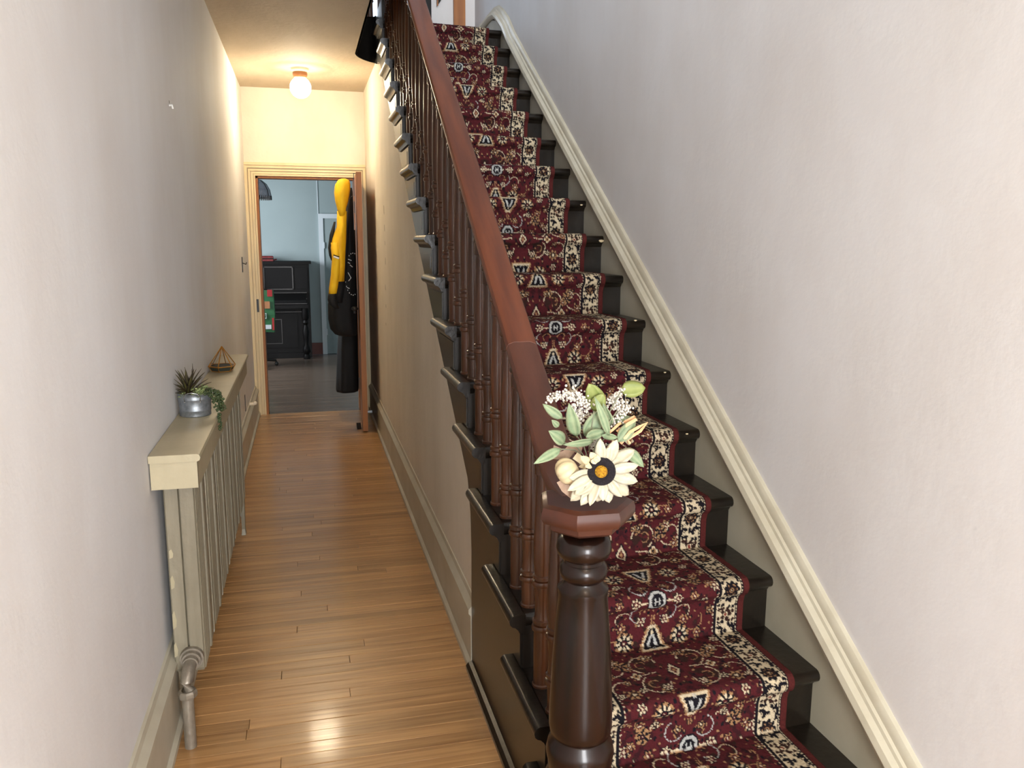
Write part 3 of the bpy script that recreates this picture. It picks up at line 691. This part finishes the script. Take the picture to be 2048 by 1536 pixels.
# ---------------------------------------------------------------- flower arrangement on the newel cap
fa = thing('flower_arrangement', 'artificial arrangement of white sunflower, sage leaves and berries on the newel cap', 'flowers', (.565, 1.575, .987))
def C5(x, y, Y): return PX(1000+x/4.2675, 700+y/4.2675, Y=Y)
fc = C5(865, 1035, 1.50)
fn = (CC-fc).normalized(); fn = (fn+Vector((0, 0, -.12))+Vector((-.05, 0, 0))).normalized()
head = link('sunflower_head', MB().lathe([(.001, -.012), (.02, -.01), (.029, 0), (.0275, .007), (.021, .011), (.0145, .0085), (.013, .006), (.001, .006)], (0, 0, 0), 28), M_DISC, fa, fc, smooth=True)
head.rotation_euler = fn.to_track_quat('Z', 'Y').to_euler()
hh = link('sunflower_heart', MB().lathe([(.001, 0), (.013, 0), (.0125, .004), (.006, .006), (.001, .0065)], (0, 0, 0), 20), M_YEL, fa, fc+fn*.005, smooth=True); hh.rotation_euler = head.rotation_euler
tips = [(855, 760), (1000, 765), (1150, 845), (1185, 985), (1180, 1125), (1105, 1240), (1040, 1258), (935, 1308), (830, 1300), (765, 1330), (690, 1330), (600, 1290), (578, 1200), (590, 1095), (690, 1000), (940, 830), (1090, 1010), (1000, 1200), (880, 1290), (640, 1240)]
for k, (tx, ty) in enumerate(tips):
    dxy = Vector((tx-865, ty-1035)); L_ = dxy.length; dxy /= L_
    if k == 14: continue
    b_ = C5(865+dxy.x*85, 1035+dxy.y*85, 1.505+.002*(k % 3)); tp = C5(tx, ty, 1.50+.012*((k*7) % 3)-.006)
    leaf('petal', M_PETAL, fa, b_, tp, .0235+.004*(k % 3), curl=.10, cup=.14, tipsharp=.62, roll=.3*math.sin(k*2.3))
LV = [((515, 845), (292, 970), 85, 1.56), ((552, 792), (420, 690), 118, 1.57), ((532, 582), (363, 462), 84, 1.58), ((655, 735), (588, 462), 118, 1.565), ((725, 735), (872, 500), 150, 1.575), ((735, 745), (900, 690), 92, 1.55), ((800, 775), (545, 812), 66, 1.54),
      ((930, 730), (812, 400), 74, 1.55), ((1008, 782), (1160, 590), 118, 1.56), ((1060, 840), (1232, 1000), 104, 1.54), ((500, 655), (443, 598), 56, 1.575), ((868, 725), (1012, 752), 62, 1.55), ((950, 640), (880, 460), 80, 1.58), ((985, 620), (1110, 570), 90, 1.60)]
for k, (a, b, w_, Y) in enumerate(LV):
    leaf('sage_leaf', M_LEAF, fa, C5(*a, Y), C5(*b, Y-.02+.015*(k % 3)), w_*.00027*.92, curl=.12, cup=.14, roll=.35*math.sin(k*1.9), tipsharp=.8)
for k, (a, b, w_, Y) in enumerate([((855, 490), (758, 290), 160, 1.60), ((800, 520), (880, 375), 130, 1.59), ((1035, 345), (1242, 322), 150, 1.60), ((760, 360), (735, 350), 60, 1.61)]):
    leaf('eucalyptus_leaf', M_EUC, fa, C5(*a, Y), C5(*b, Y-.01), w_*.00027*.92, curl=.08, cup=.08, roll=.2*math.sin(k*2.1), tipsharp=.55)
stm = MB()
for a in ((655, 735), (760, 745), (552, 792), (930, 730), (1008, 782), (515, 845), (800, 520), (1035, 345), (600, 560), (1000, 520)):
    stm.tube([C5(*a, 1.57), C5((a[0]+760)/2, (a[1]+900)/2-20, 1.57), C5(760, 960, 1.56), Vector((.563, 1.575, .99))], .0014, 5)
link('stems', stm, M_STEM, fa)
bb = MB()
def spray(path, wd, n):
    for k in range(n):
        s = random.random()*(len(path)-1); j = int(s); f = s-j
        x = path[j][0]+(path[j+1][0]-path[j][0])*f; y = path[j][1]+(path[j+1][1]-path[j][1])*f
        p = C5(x+random.gauss(0, wd), y+random.gauss(0, wd), 1.60+random.uniform(-.018, .018))
        bb.ball(p, random.uniform(.0021, .0031), 7, 4)
spray([(405, 435), (470, 395), (560, 385)], 16, 70); spray([(560, 380), (660, 400), (740, 430), (740, 520)], 34, 170); spray([(640, 470), (690, 560), (670, 660)], 26, 90); spray([(1030, 345), (980, 410), (930, 450)], 20, 70); spray([(960, 450), (1040, 470), (1040, 560), (960, 620)], 32, 150); spray([(790, 760), (840, 800), (800, 850)], 22, 50)
link('berry_sprays', bb, M_BERRY, fa, smooth=True, kind='stuff')
# mini pumpkin
pc = C5(575, 1035, 1.535)
def pumpkin(r, n=40):
    rings = []
    for j in range(11):
        ph = PI*j/10; rr = r*max(.02, math.sin(ph)**.8); z = -r*.78*math.cos(ph)
        rings.append([(rr*(1-.13*abs(math.cos(4*th))**5)*math.cos(th), rr*(1-.13*abs(math.cos(4*th))**5)*math.sin(th), z) for th in [2*PI*i/n for i in range(n)]])
    return MB().loft(rings)
po = link('mini_pumpkin', pumpkin(.029), M_PUMP, fa, pc, smooth=True); po.rotation_euler = (.5, .9, .3)
# cream floret, ribbons
for a, b in (((800, 920), (775, 875)), ((800, 920), (860, 935)), ((800, 925), (815, 975)), ((760, 960), (690, 910)), ((770, 975), (730, 1000))):
    leaf('floret_petal', M_PUMP, fa, C5(*a, 1.485), C5(*b, 1.48), .016, curl=.2, cup=.2, tipsharp=.5)
def ribbon(name, pts, w, m, parent):
    pts = [Vector(p) for p in pts]; rings = []
    for i, p in enumerate(pts):
        t = (pts[min(i+1, len(pts)-1)]-pts[max(i-1, 0)]).normalized(); s_ = t.cross(CC-p).normalized(); nn = t.cross(s_)
        rings.append([p+s_*w, p+nn*.0006, p-s_*w, p-nn*.0006])
    return link(name, MB().loft(rings), m, parent)
ribbon('raffia_ribbon', [C5(1000, 700, 1.57), C5(1080, 640, 1.565), C5(1165, 590, 1.56), C5(1150, 570, 1.57), C5(1060, 620, 1.58)], .0035, M_RIBBON, fa)
ribbon('raffia_ribbon', [C5(1030, 800, 1.56), C5(1110, 700, 1.555), C5(1180, 660, 1.55), C5(1255, 620, 1.55), C5(1200, 690, 1.555), C5(1090, 760, 1.56), C5(1110, 800, 1.56)], .0032, M_RIBBON, fa)
ribbon('raffia_ribbon', [C5(860, 640, 1.58), C5(940, 700, 1.575), C5(1030, 620, 1.58)], .003, M_RIBBON, fa)
ribbon('gauze_ribbon', [C5(500, 830, 1.60), C5(470, 900, 1.595), C5(560, 900, 1.59), C5(620, 830, 1.59), C5(700, 850, 1.585)], .011, M_GAUZE, fa)
ribbon('gauze_ribbon', [C5(520, 1110, 1.55), C5(560, 1180, 1.545), C5(620, 1235, 1.54), C5(700, 1200, 1.54)], .010, M_GAUZE, fa)
ribbon('gauze_ribbon', [C5(640, 900, 1.55), C5(720, 960, 1.545), C5(700, 1010, 1.54)], .008, M_PUMP, fa)

# ---------------------------------------------------------------- succulents in a galvanised tub
pcx, pcy, pz = -.396, 3.045, .905
su = thing('potted_succulents', 'mixed artificial succulents in a small galvanised tub on the radiator shelf', 'plant', (pcx, pcy, pz))
tub = auto_smooth(link('tub', MB().lathe([(.001, 0), (.050, 0), (.053, .003), (.053, .018), (.0545, .020), (.0545, .024), (.0535, .026), (.056, .058), (.057, .060), (.057, .064), (.056, .066), (.0575, .080), (.059, .082), (.056, .083), (.054, .070), (.001, .070)], (pcx, pcy, pz), 36), M_GALV, su), 40)
hd = []
hy = pcy-.058
link('tub_handle', MB().tube([(pcx-.026, hy, pz+.058), (pcx-.028, hy-.006, pz+.075), (pcx-.018, hy-.010, pz+.088), (pcx, hy-.011, pz+.091), (pcx+.018, hy-.010, pz+.086), (pcx+.027, hy-.005, pz+.074), (pcx+.025, hy, pz+.058)], .0016, 6), M_STEEL, tub, smooth=True)
link('tub_handle', MB().tube([(pcx+.056, pcy-.02, pz+.060), (pcx+.064, pcy-.02, pz+.08), (pcx+.06, pcy, pz+.092), (pcx+.064, pcy+.02, pz+.08), (pcx+.056, pcy+.02, pz+.060)], .0016, 6), M_STEEL, tub, smooth=True)
for dx in (-.026, .025): link('rivet', MB().ball((pcx+dx, hy+.003, pz+.057), .0034, 10, 6), M_STEEL, tub, smooth=True)
link('filling', MB().lathe([(.001, 0), (.054, 0), (.03, .012), (.001, .016)], (pcx, pcy, pz+.068), 20), M_SOIL, su)
ab = Vector((pcx-.020, pcy-.005, pz+.072))
for k in range(38):
    a = k*2.399; lay = k/38
    el = 1.35-lay*1.15; L_ = .105-.02*lay+random.uniform(-.012, .012)
    d = Vector((math.cos(a)*math.cos(el), math.sin(a)*math.cos(el), math.sin(el)))
    if ab.x+d.x*L_ < XL+.006: L_ = max(.04, (ab.x-XL-.006)/max(.01, -d.x))
    leaf('agave_leaf', M_AGAVE, su, ab+d*.004, ab+d*L_, .0125, up=Vector((0, 0, 1)) if el < 1.2 else Vector((1, 0, .1)), curl=.10, cup=.25, tipsharp=.9, n=5)
def rosette(c, R, n, tilt):
    tz = Vector(tilt).normalized(); tx = tz.orthogonal().normalized(); ty = tz.cross(tx)
    for k in range(n):
        a = k*2.399; s = k/n; el = 1.25-s*1.05; L_ = R*(.45+.55*s)
        d = (tx*math.cos(a)+ty*math.sin(a))*math.cos(el)+tz*math.sin(el)
        leaf('rosette_leaf', M_ROS, su, Vector(c)+d*.002, Vector(c)+d*L_, L_*.46, up=tz, curl=-.12, cup=.2, tipsharp=.55, n=5)
rosette((pcx+.016, pcy-.034, pz+.078), .038, 22, (.1, -.45, 1)); rosette((pcx+.030, pcy+.012, pz+.085), .034, 16, (.3, -.2, 1)); rosette((pcx-.030, pcy-.034, pz+.074), .026, 12, (-.4, -.4, 1))
bd = MB()
for strand in range(7):
    p = Vector((pcx+.036+.004*strand % .02, pcy-.04+.012*strand, pz+.082)); dirx = .018+.004*(strand % 3); steps = 9+(strand*3) % 6
    for k in range(steps):
        t = k/steps
        q = p+Vector((dirx*math.sin(min(1, t*2)*PI/2)*1.25+.02*t, -.010*t+.012*math.sin(strand), -.085*t*t+.010*t))
        if q.x < -.31: q.z = max(q.z, .915)
        for _ in range(3):
            bd.ball(q+Vector((random.uniform(-.007, .007), random.uniform(-.008, .008), random.uniform(-.004, .007))), random.uniform(.0036, .0052), 7, 5)
for k in range(16):
    t = k/16
    bd.ball((-.314+.004*t+random.uniform(-.003, .006), pcy-.045-.03*t+random.uniform(-.006, .006), .915-.055*t), .0045, 7, 5)
link('trailing_beads', bd, M_BEAD, su, smooth=True, kind='stuff')

# ---------------------------------------------------------------- brass and glass terrarium
gx, gy, gz = -.398, 4.07, .905
tg = thing('glass_terrarium', 'brass edged pyramid glass terrarium on the radiator shelf', 'terrarium', (gx, gy, gz))
hexo = [Vector((gx+.062*math.cos(PI/3*k+.35), gy+.075*math.sin(PI/3*k+.35), gz+.026)) for k in range(6)]
hexi = [Vector((gx+.048*math.cos(PI/3*k+.35), gy+.058*math.sin(PI/3*k+.35), gz+.003)) for k in range(6)]
apex = Vector((gx+.004, gy-.01, gz+.118))
fr = MB()
for k in range(6):
    fr.tube([hexo[k], hexo[(k+1) % 6]], .0028, 6); fr.tube([hexi[k], hexi[(k+1) % 6]], .002, 6); fr.tube([hexo[k], hexi[k]], .002, 6)
    fr.tube([hexo[k], apex], .0025, 6)
link('brass_frame', fr, M_BRASS, tg)
for k in range(6):
    a, b = hexo[k], hexo[(k+1) % 6]
    nrm = (b-a).cross(apex-a).normalized()*.0008
    m = MB(); m.v = [tuple(q+s_*nrm) for s_ in (-1, 1) for q in (a, b, apex)]; m.f = [(0, 2, 1), (3, 4, 5), (0, 1, 4, 3), (1, 2, 5, 4), (2, 0, 3, 5)]
    link('pane', m, M_GLASS, tg)
link('base_tray', MB().loft([[tuple(q) for q in hexi], [tuple(q*.97+Vector((gx, gy, gz+.026))*.03) for q in hexo]]), M_SOIL, tg)

# ---------------------------------------------------------------- ceiling lamp
lx, ly = .022, 6.55
lp = thing('ceiling_lamp', 'lit bare globe bulb in a porcelain holder on the hall ceiling', 'ceiling lamp', (lx, ly, ZC))
auto_smooth(link('lamp_base', MB().lathe([(.001, 0), (.062, 0), (.064, -.012), (.06, -.02), (.052, -.026), (.05, -.028)], (lx, ly, ZC), 28), M_PORC, lp), 40)
auto_smooth(link('lamp_band', MB().lathe([(.050, -.026), (.054, -.034), (.052, -.052), (.046, -.066), (.04, -.068)], (lx, ly, ZC), 28), M_BAND, lp), 40)
gl = link('globe', MB().ball((lx, ly, ZC-.135), .077, 32, 16), M_GLOBE, lp, smooth=True)
l = bpy.data.lights.new('hall_lamp_light', 'POINT'); l.energy = 170; l.color = (1, .84, .58); l.shadow_soft_size = .08
lo = bpy.data.objects.new('hall_lamp_light', l); COL.objects.link(lo); lo.location = (lx, ly, ZC-.135); attach(lo, lp)
gl.visible_shadow = True
# second lamp in the entry (behind the viewer), same kind
e = (.52, .12)
lp2 = thing('ceiling_lamp', 'lit globe lamp on the entry ceiling above the viewer', 'ceiling lamp', (e[0], e[1], ZC))
link('lamp_base', MB().lathe([(.001, 0), (.062, 0), (.064, -.012), (.05, -.028), (.04, -.068)], (e[0], e[1], ZC), 20), M_PORC, lp2)
link('globe', MB().ball((e[0], e[1], ZC-.135), .077, 20, 12), M_GLOBE, lp2, smooth=True)
l = bpy.data.lights.new('entry_lamp_light', 'POINT'); l.energy = 38; l.color = (1, .97, .93); l.shadow_soft_size = .08
lo = bpy.data.objects.new('entry_lamp_light', l); COL.objects.link(lo); lo.location = (e[0], e[1], ZC-.135); attach(lo, lp2)

# ---------------------------------------------------------------- jackets on the open door
def garment(secs, cy, ry, n=36, waves=.06, seed=1):
    rings = []
    for (z, xl, xr, *rest) in secs:
        ryy = rest[0] if rest else ry; cyy = rest[1] if len(rest) > 1 else cy
        cx, rx = (xl+xr)/2, (xr-xl)/2
        rings.append([(cx+rx*math.cos(a)*(1+waves*math.sin(7*a+seed+z*3)), cyy+ryy*math.sin(a)*(1+waves*math.sin(5*a+seed*2+z*4)), z) for a in [2*PI*k/n for k in range(n)]])
    return MB().loft(rings)
bj = thing('black_jacket', 'black jacket with white emblem hanging on the open pine door', 'jacket', (.33, 6.84, .74))
bsec = [(1.935, .375, .395, .02), (1.90, .345, .40, .06), (1.80, .325, .402, .10), (1.65, .31, .402, .14), (1.4, .295, .402, .16), (1.2, .262, .402, .17), (1.08, .20, .402, .18), (1.0, .178, .402, .18), (.88, .176, .402, .18), (.80, .19, .402, .17), (.755, .225, .40, .14), (.74, .26, .39, .1)]
bsec = [(a[0], a[1], a[2], a[3]*.66) for a in bsec]
link('body', garment(bsec, 6.90, .12), M_BJ, bj, smooth=True)
link('sleeve', garment([(1.78, .33, .37, .035, 6.80), (1.6, .305, .36, .04, 6.79), (1.3, .275, .335, .04, 6.785), (1.1, .235, .30, .04, 6.78), (1.02, .215, .285, .035, 6.78)], 6.68, .055, 20), M_BJ, bj, smooth=True)
em = MB()
def onjacket(x, y):
    p = PX(x, y, Y=6.79); cx_, rx_ = .335, .075
    yy = 6.90-.112*math.sqrt(max(.05, 1-((p.x-cx_)/rx_)**2))-.012
    return PX(x, y, Y=yy)
for k in range(26):
    a = 2*PI*k/26+.1
    x, y = 706+16*math.cos(a), 548+42*math.sin(a)
    if x > 712: continue
    p = onjacket(x, y); em.box(p.x-.0022, p.x+.0022, p.y-.003, p.y+.012, p.z-.005, p.z+.003)
for (x0, y0, x1, y1) in ((692, 517, 703, 521), (694, 524, 700, 527), (696, 545, 702, 556), (702, 556, 697, 562), (694, 575, 699, 577), (700, 530, 705, 534)):
    em.tube([onjacket(x0, y0), onjacket(x1, y1)], .003, 5)
link('emblem', em, M_WHT, bj)
lc = thing('long_black_coat', 'long black garment hanging lowest on the open door under the jackets', 'coat', (.32, 7.16, .22))
csec = [(1.6, .36, .41, .05), (1.0, .29, .41, .10), (.8, .255, .405, .11), (.6, .236, .402, .115), (.4, .222, .40, .12), (.30, .214, .398, .12), (.278, .22, .392, .11)]
k_ = 7.16/6.87
link('body', garment([(1.52-(1.52-a[0])*k_, a[1]*k_, a[2]*k_, a[3]) for a in csec], 7.16, .12, waves=.05, seed=2), M_BJ, lc, smooth=True)
yj = thing('yellow_jacket', 'bright yellow hooded jacket with black trim hanging in front on the door', 'jacket', (.27, 6.66, 1.08))
link('hood', garment([(1.985, .300, .335, .03), (1.975, .275, .36, .05), (1.94, .252, .368, .07), (1.88, .243, .362, .08), (1.82, .248, .35, .075), (1.76, .262, .33, .06), (1.70, .268, .325, .055)], 6.62, .07, 24, waves=.03), M_YJ, yj, smooth=True)
link('body', garment([(1.74, .262, .335, .06), (1.62, .255, .33, .07), (1.53, .215, .325, .085), (1.46, .196, .32, .09), (1.40, .205, .315, .085), (1.33, .225, .31, .075), (1.2, .215, .30, .06)], 6.63, .08, 28, waves=.05), M_YJ, yj, smooth=True)
link('sleeve', garment([(1.5, .205, .27, .05), (1.38, .21, .275, .05), (1.25, .197, .262, .048), (1.15, .180, .245, .045), (1.105, .175, .235, .042)], 6.58, .05, 20, waves=.05), M_YJ, yj, smooth=True)
link('cuff_trim', garment([(1.107, .172, .238, .044), (1.06, .166, .235, .046), (1.02, .175, .24, .046), (.99, .21, .25, .03)], 6.58, .045, 20), M_BJ, yj, smooth=True)
link('side_panel', garment([(1.66, .235, .25, .02), (1.56, .20, .235, .05), (1.46, .184, .21, .06), (1.40, .19, .215, .05), (1.36, .205, .22, .02)], 6.66, .05, 20), M_BJ, yj, smooth=True)
a, b = PX(667, 513, Y=6.528), PX(678, 517, Y=6.528)
link('white_stripe', MB().tube([a, b], .007, 6), M_WHT, yj); link('black_stripe', MB().tube([a+Vector((0, .003, .012)), b+Vector((.003, .003, .012))], .0045, 6), M_BJ, yj)

# ---------------------------------------------------------------- back room contents
pn = thing('upright_piano', 'black upright piano against the blue back room wall', 'piano', (-.6, 11.1, 0))
x0, x1 = -1.35, .055
link('case', MB().box(x0, x1, 11.0, 11.28, .06, 1.215), M_BLKWOOD, pn)
link('lid', MB().box(x0-.02, x1+.028, 10.965, 11.285, 1.215, 1.25, .008), M_BLKWOOD, pn)
link('plinth', MB().box(x0, x1, 10.97, 11.28, 0, .07), M_BLKWOOD, pn)
link('key_bed', MB().box(x0, x1-.03, 10.80, 11.0, .66, .71, .006), M_BLKWOOD, pn)
for z_ in (.60, .715, .765, .845): link('rail_moulding', MB().box(x0, x1-.04, 10.79 if z_ == .715 else 10.955, 11.0, z_, z_+.008), M_BLKHI, pn)
link('fallboard', MB().prism([(10.82, .71), (11.0, .71), (11.0, .84), (10.96, .84), (10.84, .76)], 'x', x0+.02, x1-.05), M_BLKWOOD, pn)
for a, b in ((-.50, -.16), (-.95, -.55)):
    link('upper_panel', MB().box(a, b, 10.985, 11.0, .90, 1.17), M_BLKWOOD, pn)
    fr = MB(); fr.box(a-.012, a, 10.978, 11.0, .89, 1.18); fr.box(b, b+.012, 10.978, 11.0, .89, 1.18); fr.box(a-.012, b+.012, 10.978, 11.0, 1.17, 1.182); fr.box(a-.012, b+.012, 10.978, 11.0, .888, .90)
    link('panel_moulding', fr, M_BLKHI, pn)
link('upper_panel', MB().box(-.125, .03, 10.985, 11.0, .90, 1.17), M_BLKWOOD, pn)
link('lower_panel', MB().box(-1.2, -.12, 10.985, 11.0, .14, .58), M_BLKWOOD, pn)
fr = MB(); fr.box(-.32, -.31, 10.978, 11.0, .2, .5); fr.box(-.6, -.31, 10.978, 11.0, .5, .51); fr.box(-.6, -.31, 10.978, 11.0, .19, .2); link('panel_moulding', fr, M_BLKHI, pn)
for xx in (-.015, -1.28): auto_smooth(link('front_leg', MB().lathe([(.04, 0), (.045, .03), (.03, .06), (.05, .1), (.045, .14), (.024, .18), (.032, .26), (.042, .36), (.026, .42), (.022, .44), (.04, .47), (.03, .5), (.045, .53), (.045, .66)], (xx, 10.87, 0), 20), M_BLKWOOD, pn), 40)
rb = thing('red_box', 'flat dark red case lying on the piano lid', 'box', (-.45, 11.12, 1.25))
link('case', MB().box(-.60, -.385, 11.02, 11.22, 1.25, 1.315, .012), M_REDBOX, rb); link('handle', MB().tube([(-.385, 11.08, 1.262), (-.35, 11.09, 1.27), (-.35, 11.15, 1.27), (-.385, 11.16, 1.262)], .008, 6), M_REDBOX, rb)
link('band', MB().box(-.602, -.383, 11.016, 11.022, 1.275, 1.287), M_BLKWOOD, rb)
# swivel chair mostly hidden by the jamb, with a printed green bag over it
chd = thing('office_chair', 'black swivel chair half hidden behind the left door jamb', 'chair', (-.64, 10.28, 0))
link('seat', MB().box(-.86, -.44, 10.07, 10.5, .43, .49, .02), M_BLKWOOD, chd)
link('backrest', MB().box(-.84, -.43, 10.03, 10.065, .46, .955, .01), M_BLKWOOD, chd)
link('column', MB().lathe([(.025, .1), (.025, .43)], (-.64, 10.28, 0), 12), M_BLACK, chd)
for k in range(5):
    a = 2*PI*k/5+.25; ex, ey = -.64+.27*math.cos(a), 10.28+.27*math.sin(a)
    lg = link('leg', MB().tube([(-.64, 10.28, .1), (ex, ey, .065)], [.02, .014], 8), M_BLACK, chd)
    link('caster', MB().lathe([(.001, 0), (.016, .004), (.024, .02), (.02, .04), (.006, .055), (.001, .055)], (ex, ey, 0), 12), M_BLACK, lg)
gb = thing('printed_bag', 'green and red printed bag hanging on the swivel chair before the piano', 'bag', (-.43, 9.95, .46))
link('bag_body', MB().loft([[(-.56, 9.93, .465), (-.372, 9.93, .455), (-.365, 9.99, .455), (-.56, 9.99, .465)], [(-.57, 9.92, .65), (-.358, 9.925, .66), (-.352, 9.99, .66), (-.57, 9.99, .65)], [(-.56, 9.94, .945), (-.365, 9.94, .94), (-.36, 9.985, .94), (-.56, 9.985, .945)]]), M_GREEN, gb)
link('bag_handle', MB().tube([(-.53, 9.985, .94), (-.53, 10.0, .965), (-.53, 10.05, .965)], .006, 6), M_GREEN, gb)
def bagpatch(nm, m, x0_, y0_, x1_, y1_):
    p = PX(x0_, y0_, Y=9.915); q = PX(x1_, y1_, Y=9.915); link(nm, MB().box(p.x, q.x, p.y-.003, 9.945, q.z, p.z), m, gb)
bagpatch('red_patch', M_RED, 534, 580, 544.5, 593); bagpatch('pale_picture', M_BAND, 527, 603, 540, 617); bagpatch('white_patch', M_WHITE, 528, 650, 543, 658); bagpatch('red_edge', M_RED, 544, 636, 549, 660)
fr = MB()
for (a, b_, c, d) in ((528.5, 627, 533, 628), (532, 627, 533.2, 637), (527, 636, 533, 637.2), (528, 630.5, 530.5, 631.5)):
    p = PX(a, b_, Y=9.912); q = PX(c, d, Y=9.912); fr.box(p.x, q.x, p.y-.003, 9.94, q.z, p.z)
link('printed_outline', fr, M_WHITE, gb)
sd = thing('fringed_lamp_shade', 'grey beaded lamp shade high in the back room behind the jamb', 'lamp', (-.48, 9.5, 1.95))
n = 32; rings = []
for r_, z in ((.02, 2.16), (.06, 2.15), (.11, 2.11), (.142, 2.05), (.155, 1.985)): rings.append([(-.478+r_*math.cos(2*PI*k/n), 9.5+r_*math.sin(2*PI*k/n), z) for k in range(n)])
auto_smooth(link('shade', MB().loft(rings), M_SHADE, sd), 50)
rb_ = MB()
for k in range(8):
    a = 2*PI*k/8+.2; rb_.tube([(-.478+r_*1.02*math.cos(a), 9.5+r_*1.02*math.sin(a), z) for r_, z in ((.02, 2.16), (.06, 2.152), (.11, 2.112), (.142, 2.052), (.155, 1.985))], .004, 5)
link('shade_ribs', rb_, M_BLACK, sd)
bm2 = MB()
for k in range(44):
    a = 2*PI*k/44; bm2.tube([(-.478+.156*math.cos(a), 9.5+.156*math.sin(a), 1.988), (-.478+.157*math.cos(a), 9.5+.157*math.sin(a), 1.945)], .006, 5)
link('bead_fringe', bm2, M_BLACK, sd, kind='stuff')
link('hanging_rod', MB().tube([(-.478, 9.5, 2.15), (-.478, 9.5, 2.75)], .006, 6), M_BLACK, sd)
d2 = thing('door_2', 'pale closet door with white casing in the back room', 'door', (.5, 11.28, 0)); d2['kind'] = 'structure'
cs = MB(); cs.box(.198, .258, 11.265, 11.3, 0, 1.858); cs.box(.94, 1.0, 11.265, 11.3, 0, 1.858); cs.box(.258, .94, 11.265, 11.3, 1.80, 1.858)
link('casing', cs, M_WHITE, d2); link('door_panel', MB().box(.258, .94, 11.28, 11.3, .005, 1.80), M_BLUE, d2)
for z in (.3, 1.45): link('hinge', MB().box(.252, .268, 11.258, 11.282, z-.04, z+.04), M_WHITE, d2)
o = link('trim_3', MB().box(.194, .203, 11.29, 11.3, 1.858, 2.75), M_WHITE); struct(o, 'thin white cable channel above the closet door', 'trim')

# ---------------------------------------------------------------- small wall things
o = link('wall_hook', MB().box(XL, XL+.006, 6.585, 6.605, 1.275, 1.39).tube([(XL+.004, 6.595, 1.345), (XL+.03, 6.595, 1.335), (XL+.034, 6.595, 1.35)], .004, 6), M_BLACK); tag(o, 'black metal latch hook on the left wall near the doorway', 'hook')
nl = thing('wall_anchor', 'white plastic anchor left in the bare left wall', 'wall anchor', tuple(PX(338, 208, X=XL)))
p = PX(338, 208, X=XL)
link('anchor', MB().tube([(XL, p.y, p.z-.006), (XL+.010, p.y, p.z-.004), (XL+.012, p.y+.002, p.z-.016)], .004, 6), M_WHT, nl); link('hole', MB().lathe([(.001, 0), (.006, 0), (.006, .001), (.001, .001)], (0, 0, 0), 10), M_BLACK, nl, (XL+.0006, p.y+.004, p.z+.008)).rotation_euler = (0, PI/2, 0)
o = link('vent_slot', MB().box(XL, XL+.004, 6.155, 6.185, .285, .405), M_BLACK); tag(o, 'narrow black slot plate on the wall above the left baseboard', 'outlet')
o = link('radiator_bleed_valve', MB().tube([(XL+.01, 6.49, .275), (XL+.045, 6.49, .275)], .012, 10).ball((XL+.05, 6.49, .28), .016, 10, 6), M_PORC); tag(o, 'small white knob just above the left baseboard by the doorway', 'knob')
pf = thing('wall_bracket', 'dark wooden triangular bracket on the upper landing wall', 'bracket', (1.03, 6.49, 3.3))
p = PX(874, 13, Y=6.49); q = PX(883, 0, Y=6.49)
link('bracket_plate', MB().prism([(p.x, p.z), (p.x, p.z+.3), (p.x+.20, p.z+.3)], 'y', 6.47, 6.499), M_BLKWOOD, pf)
link('bracket_edge', MB().prism([(p.x-.004, p.z-.004), (p.x-.004, p.z+.3), (p.x+.006, p.z+.3), (p.x+.006, p.z)], 'y', 6.462, 6.47), M_JAMB, pf)
o = link('doorway_shade_strip', MB().box(.93, .993, 6.47, 6.6, ZF2, 5.0), M_BLKWOOD); struct(o, 'dark strip standing in for the doorway shade at the back of the upper landing', 'trim')  # black strip put in for the darkness of the landing doorway
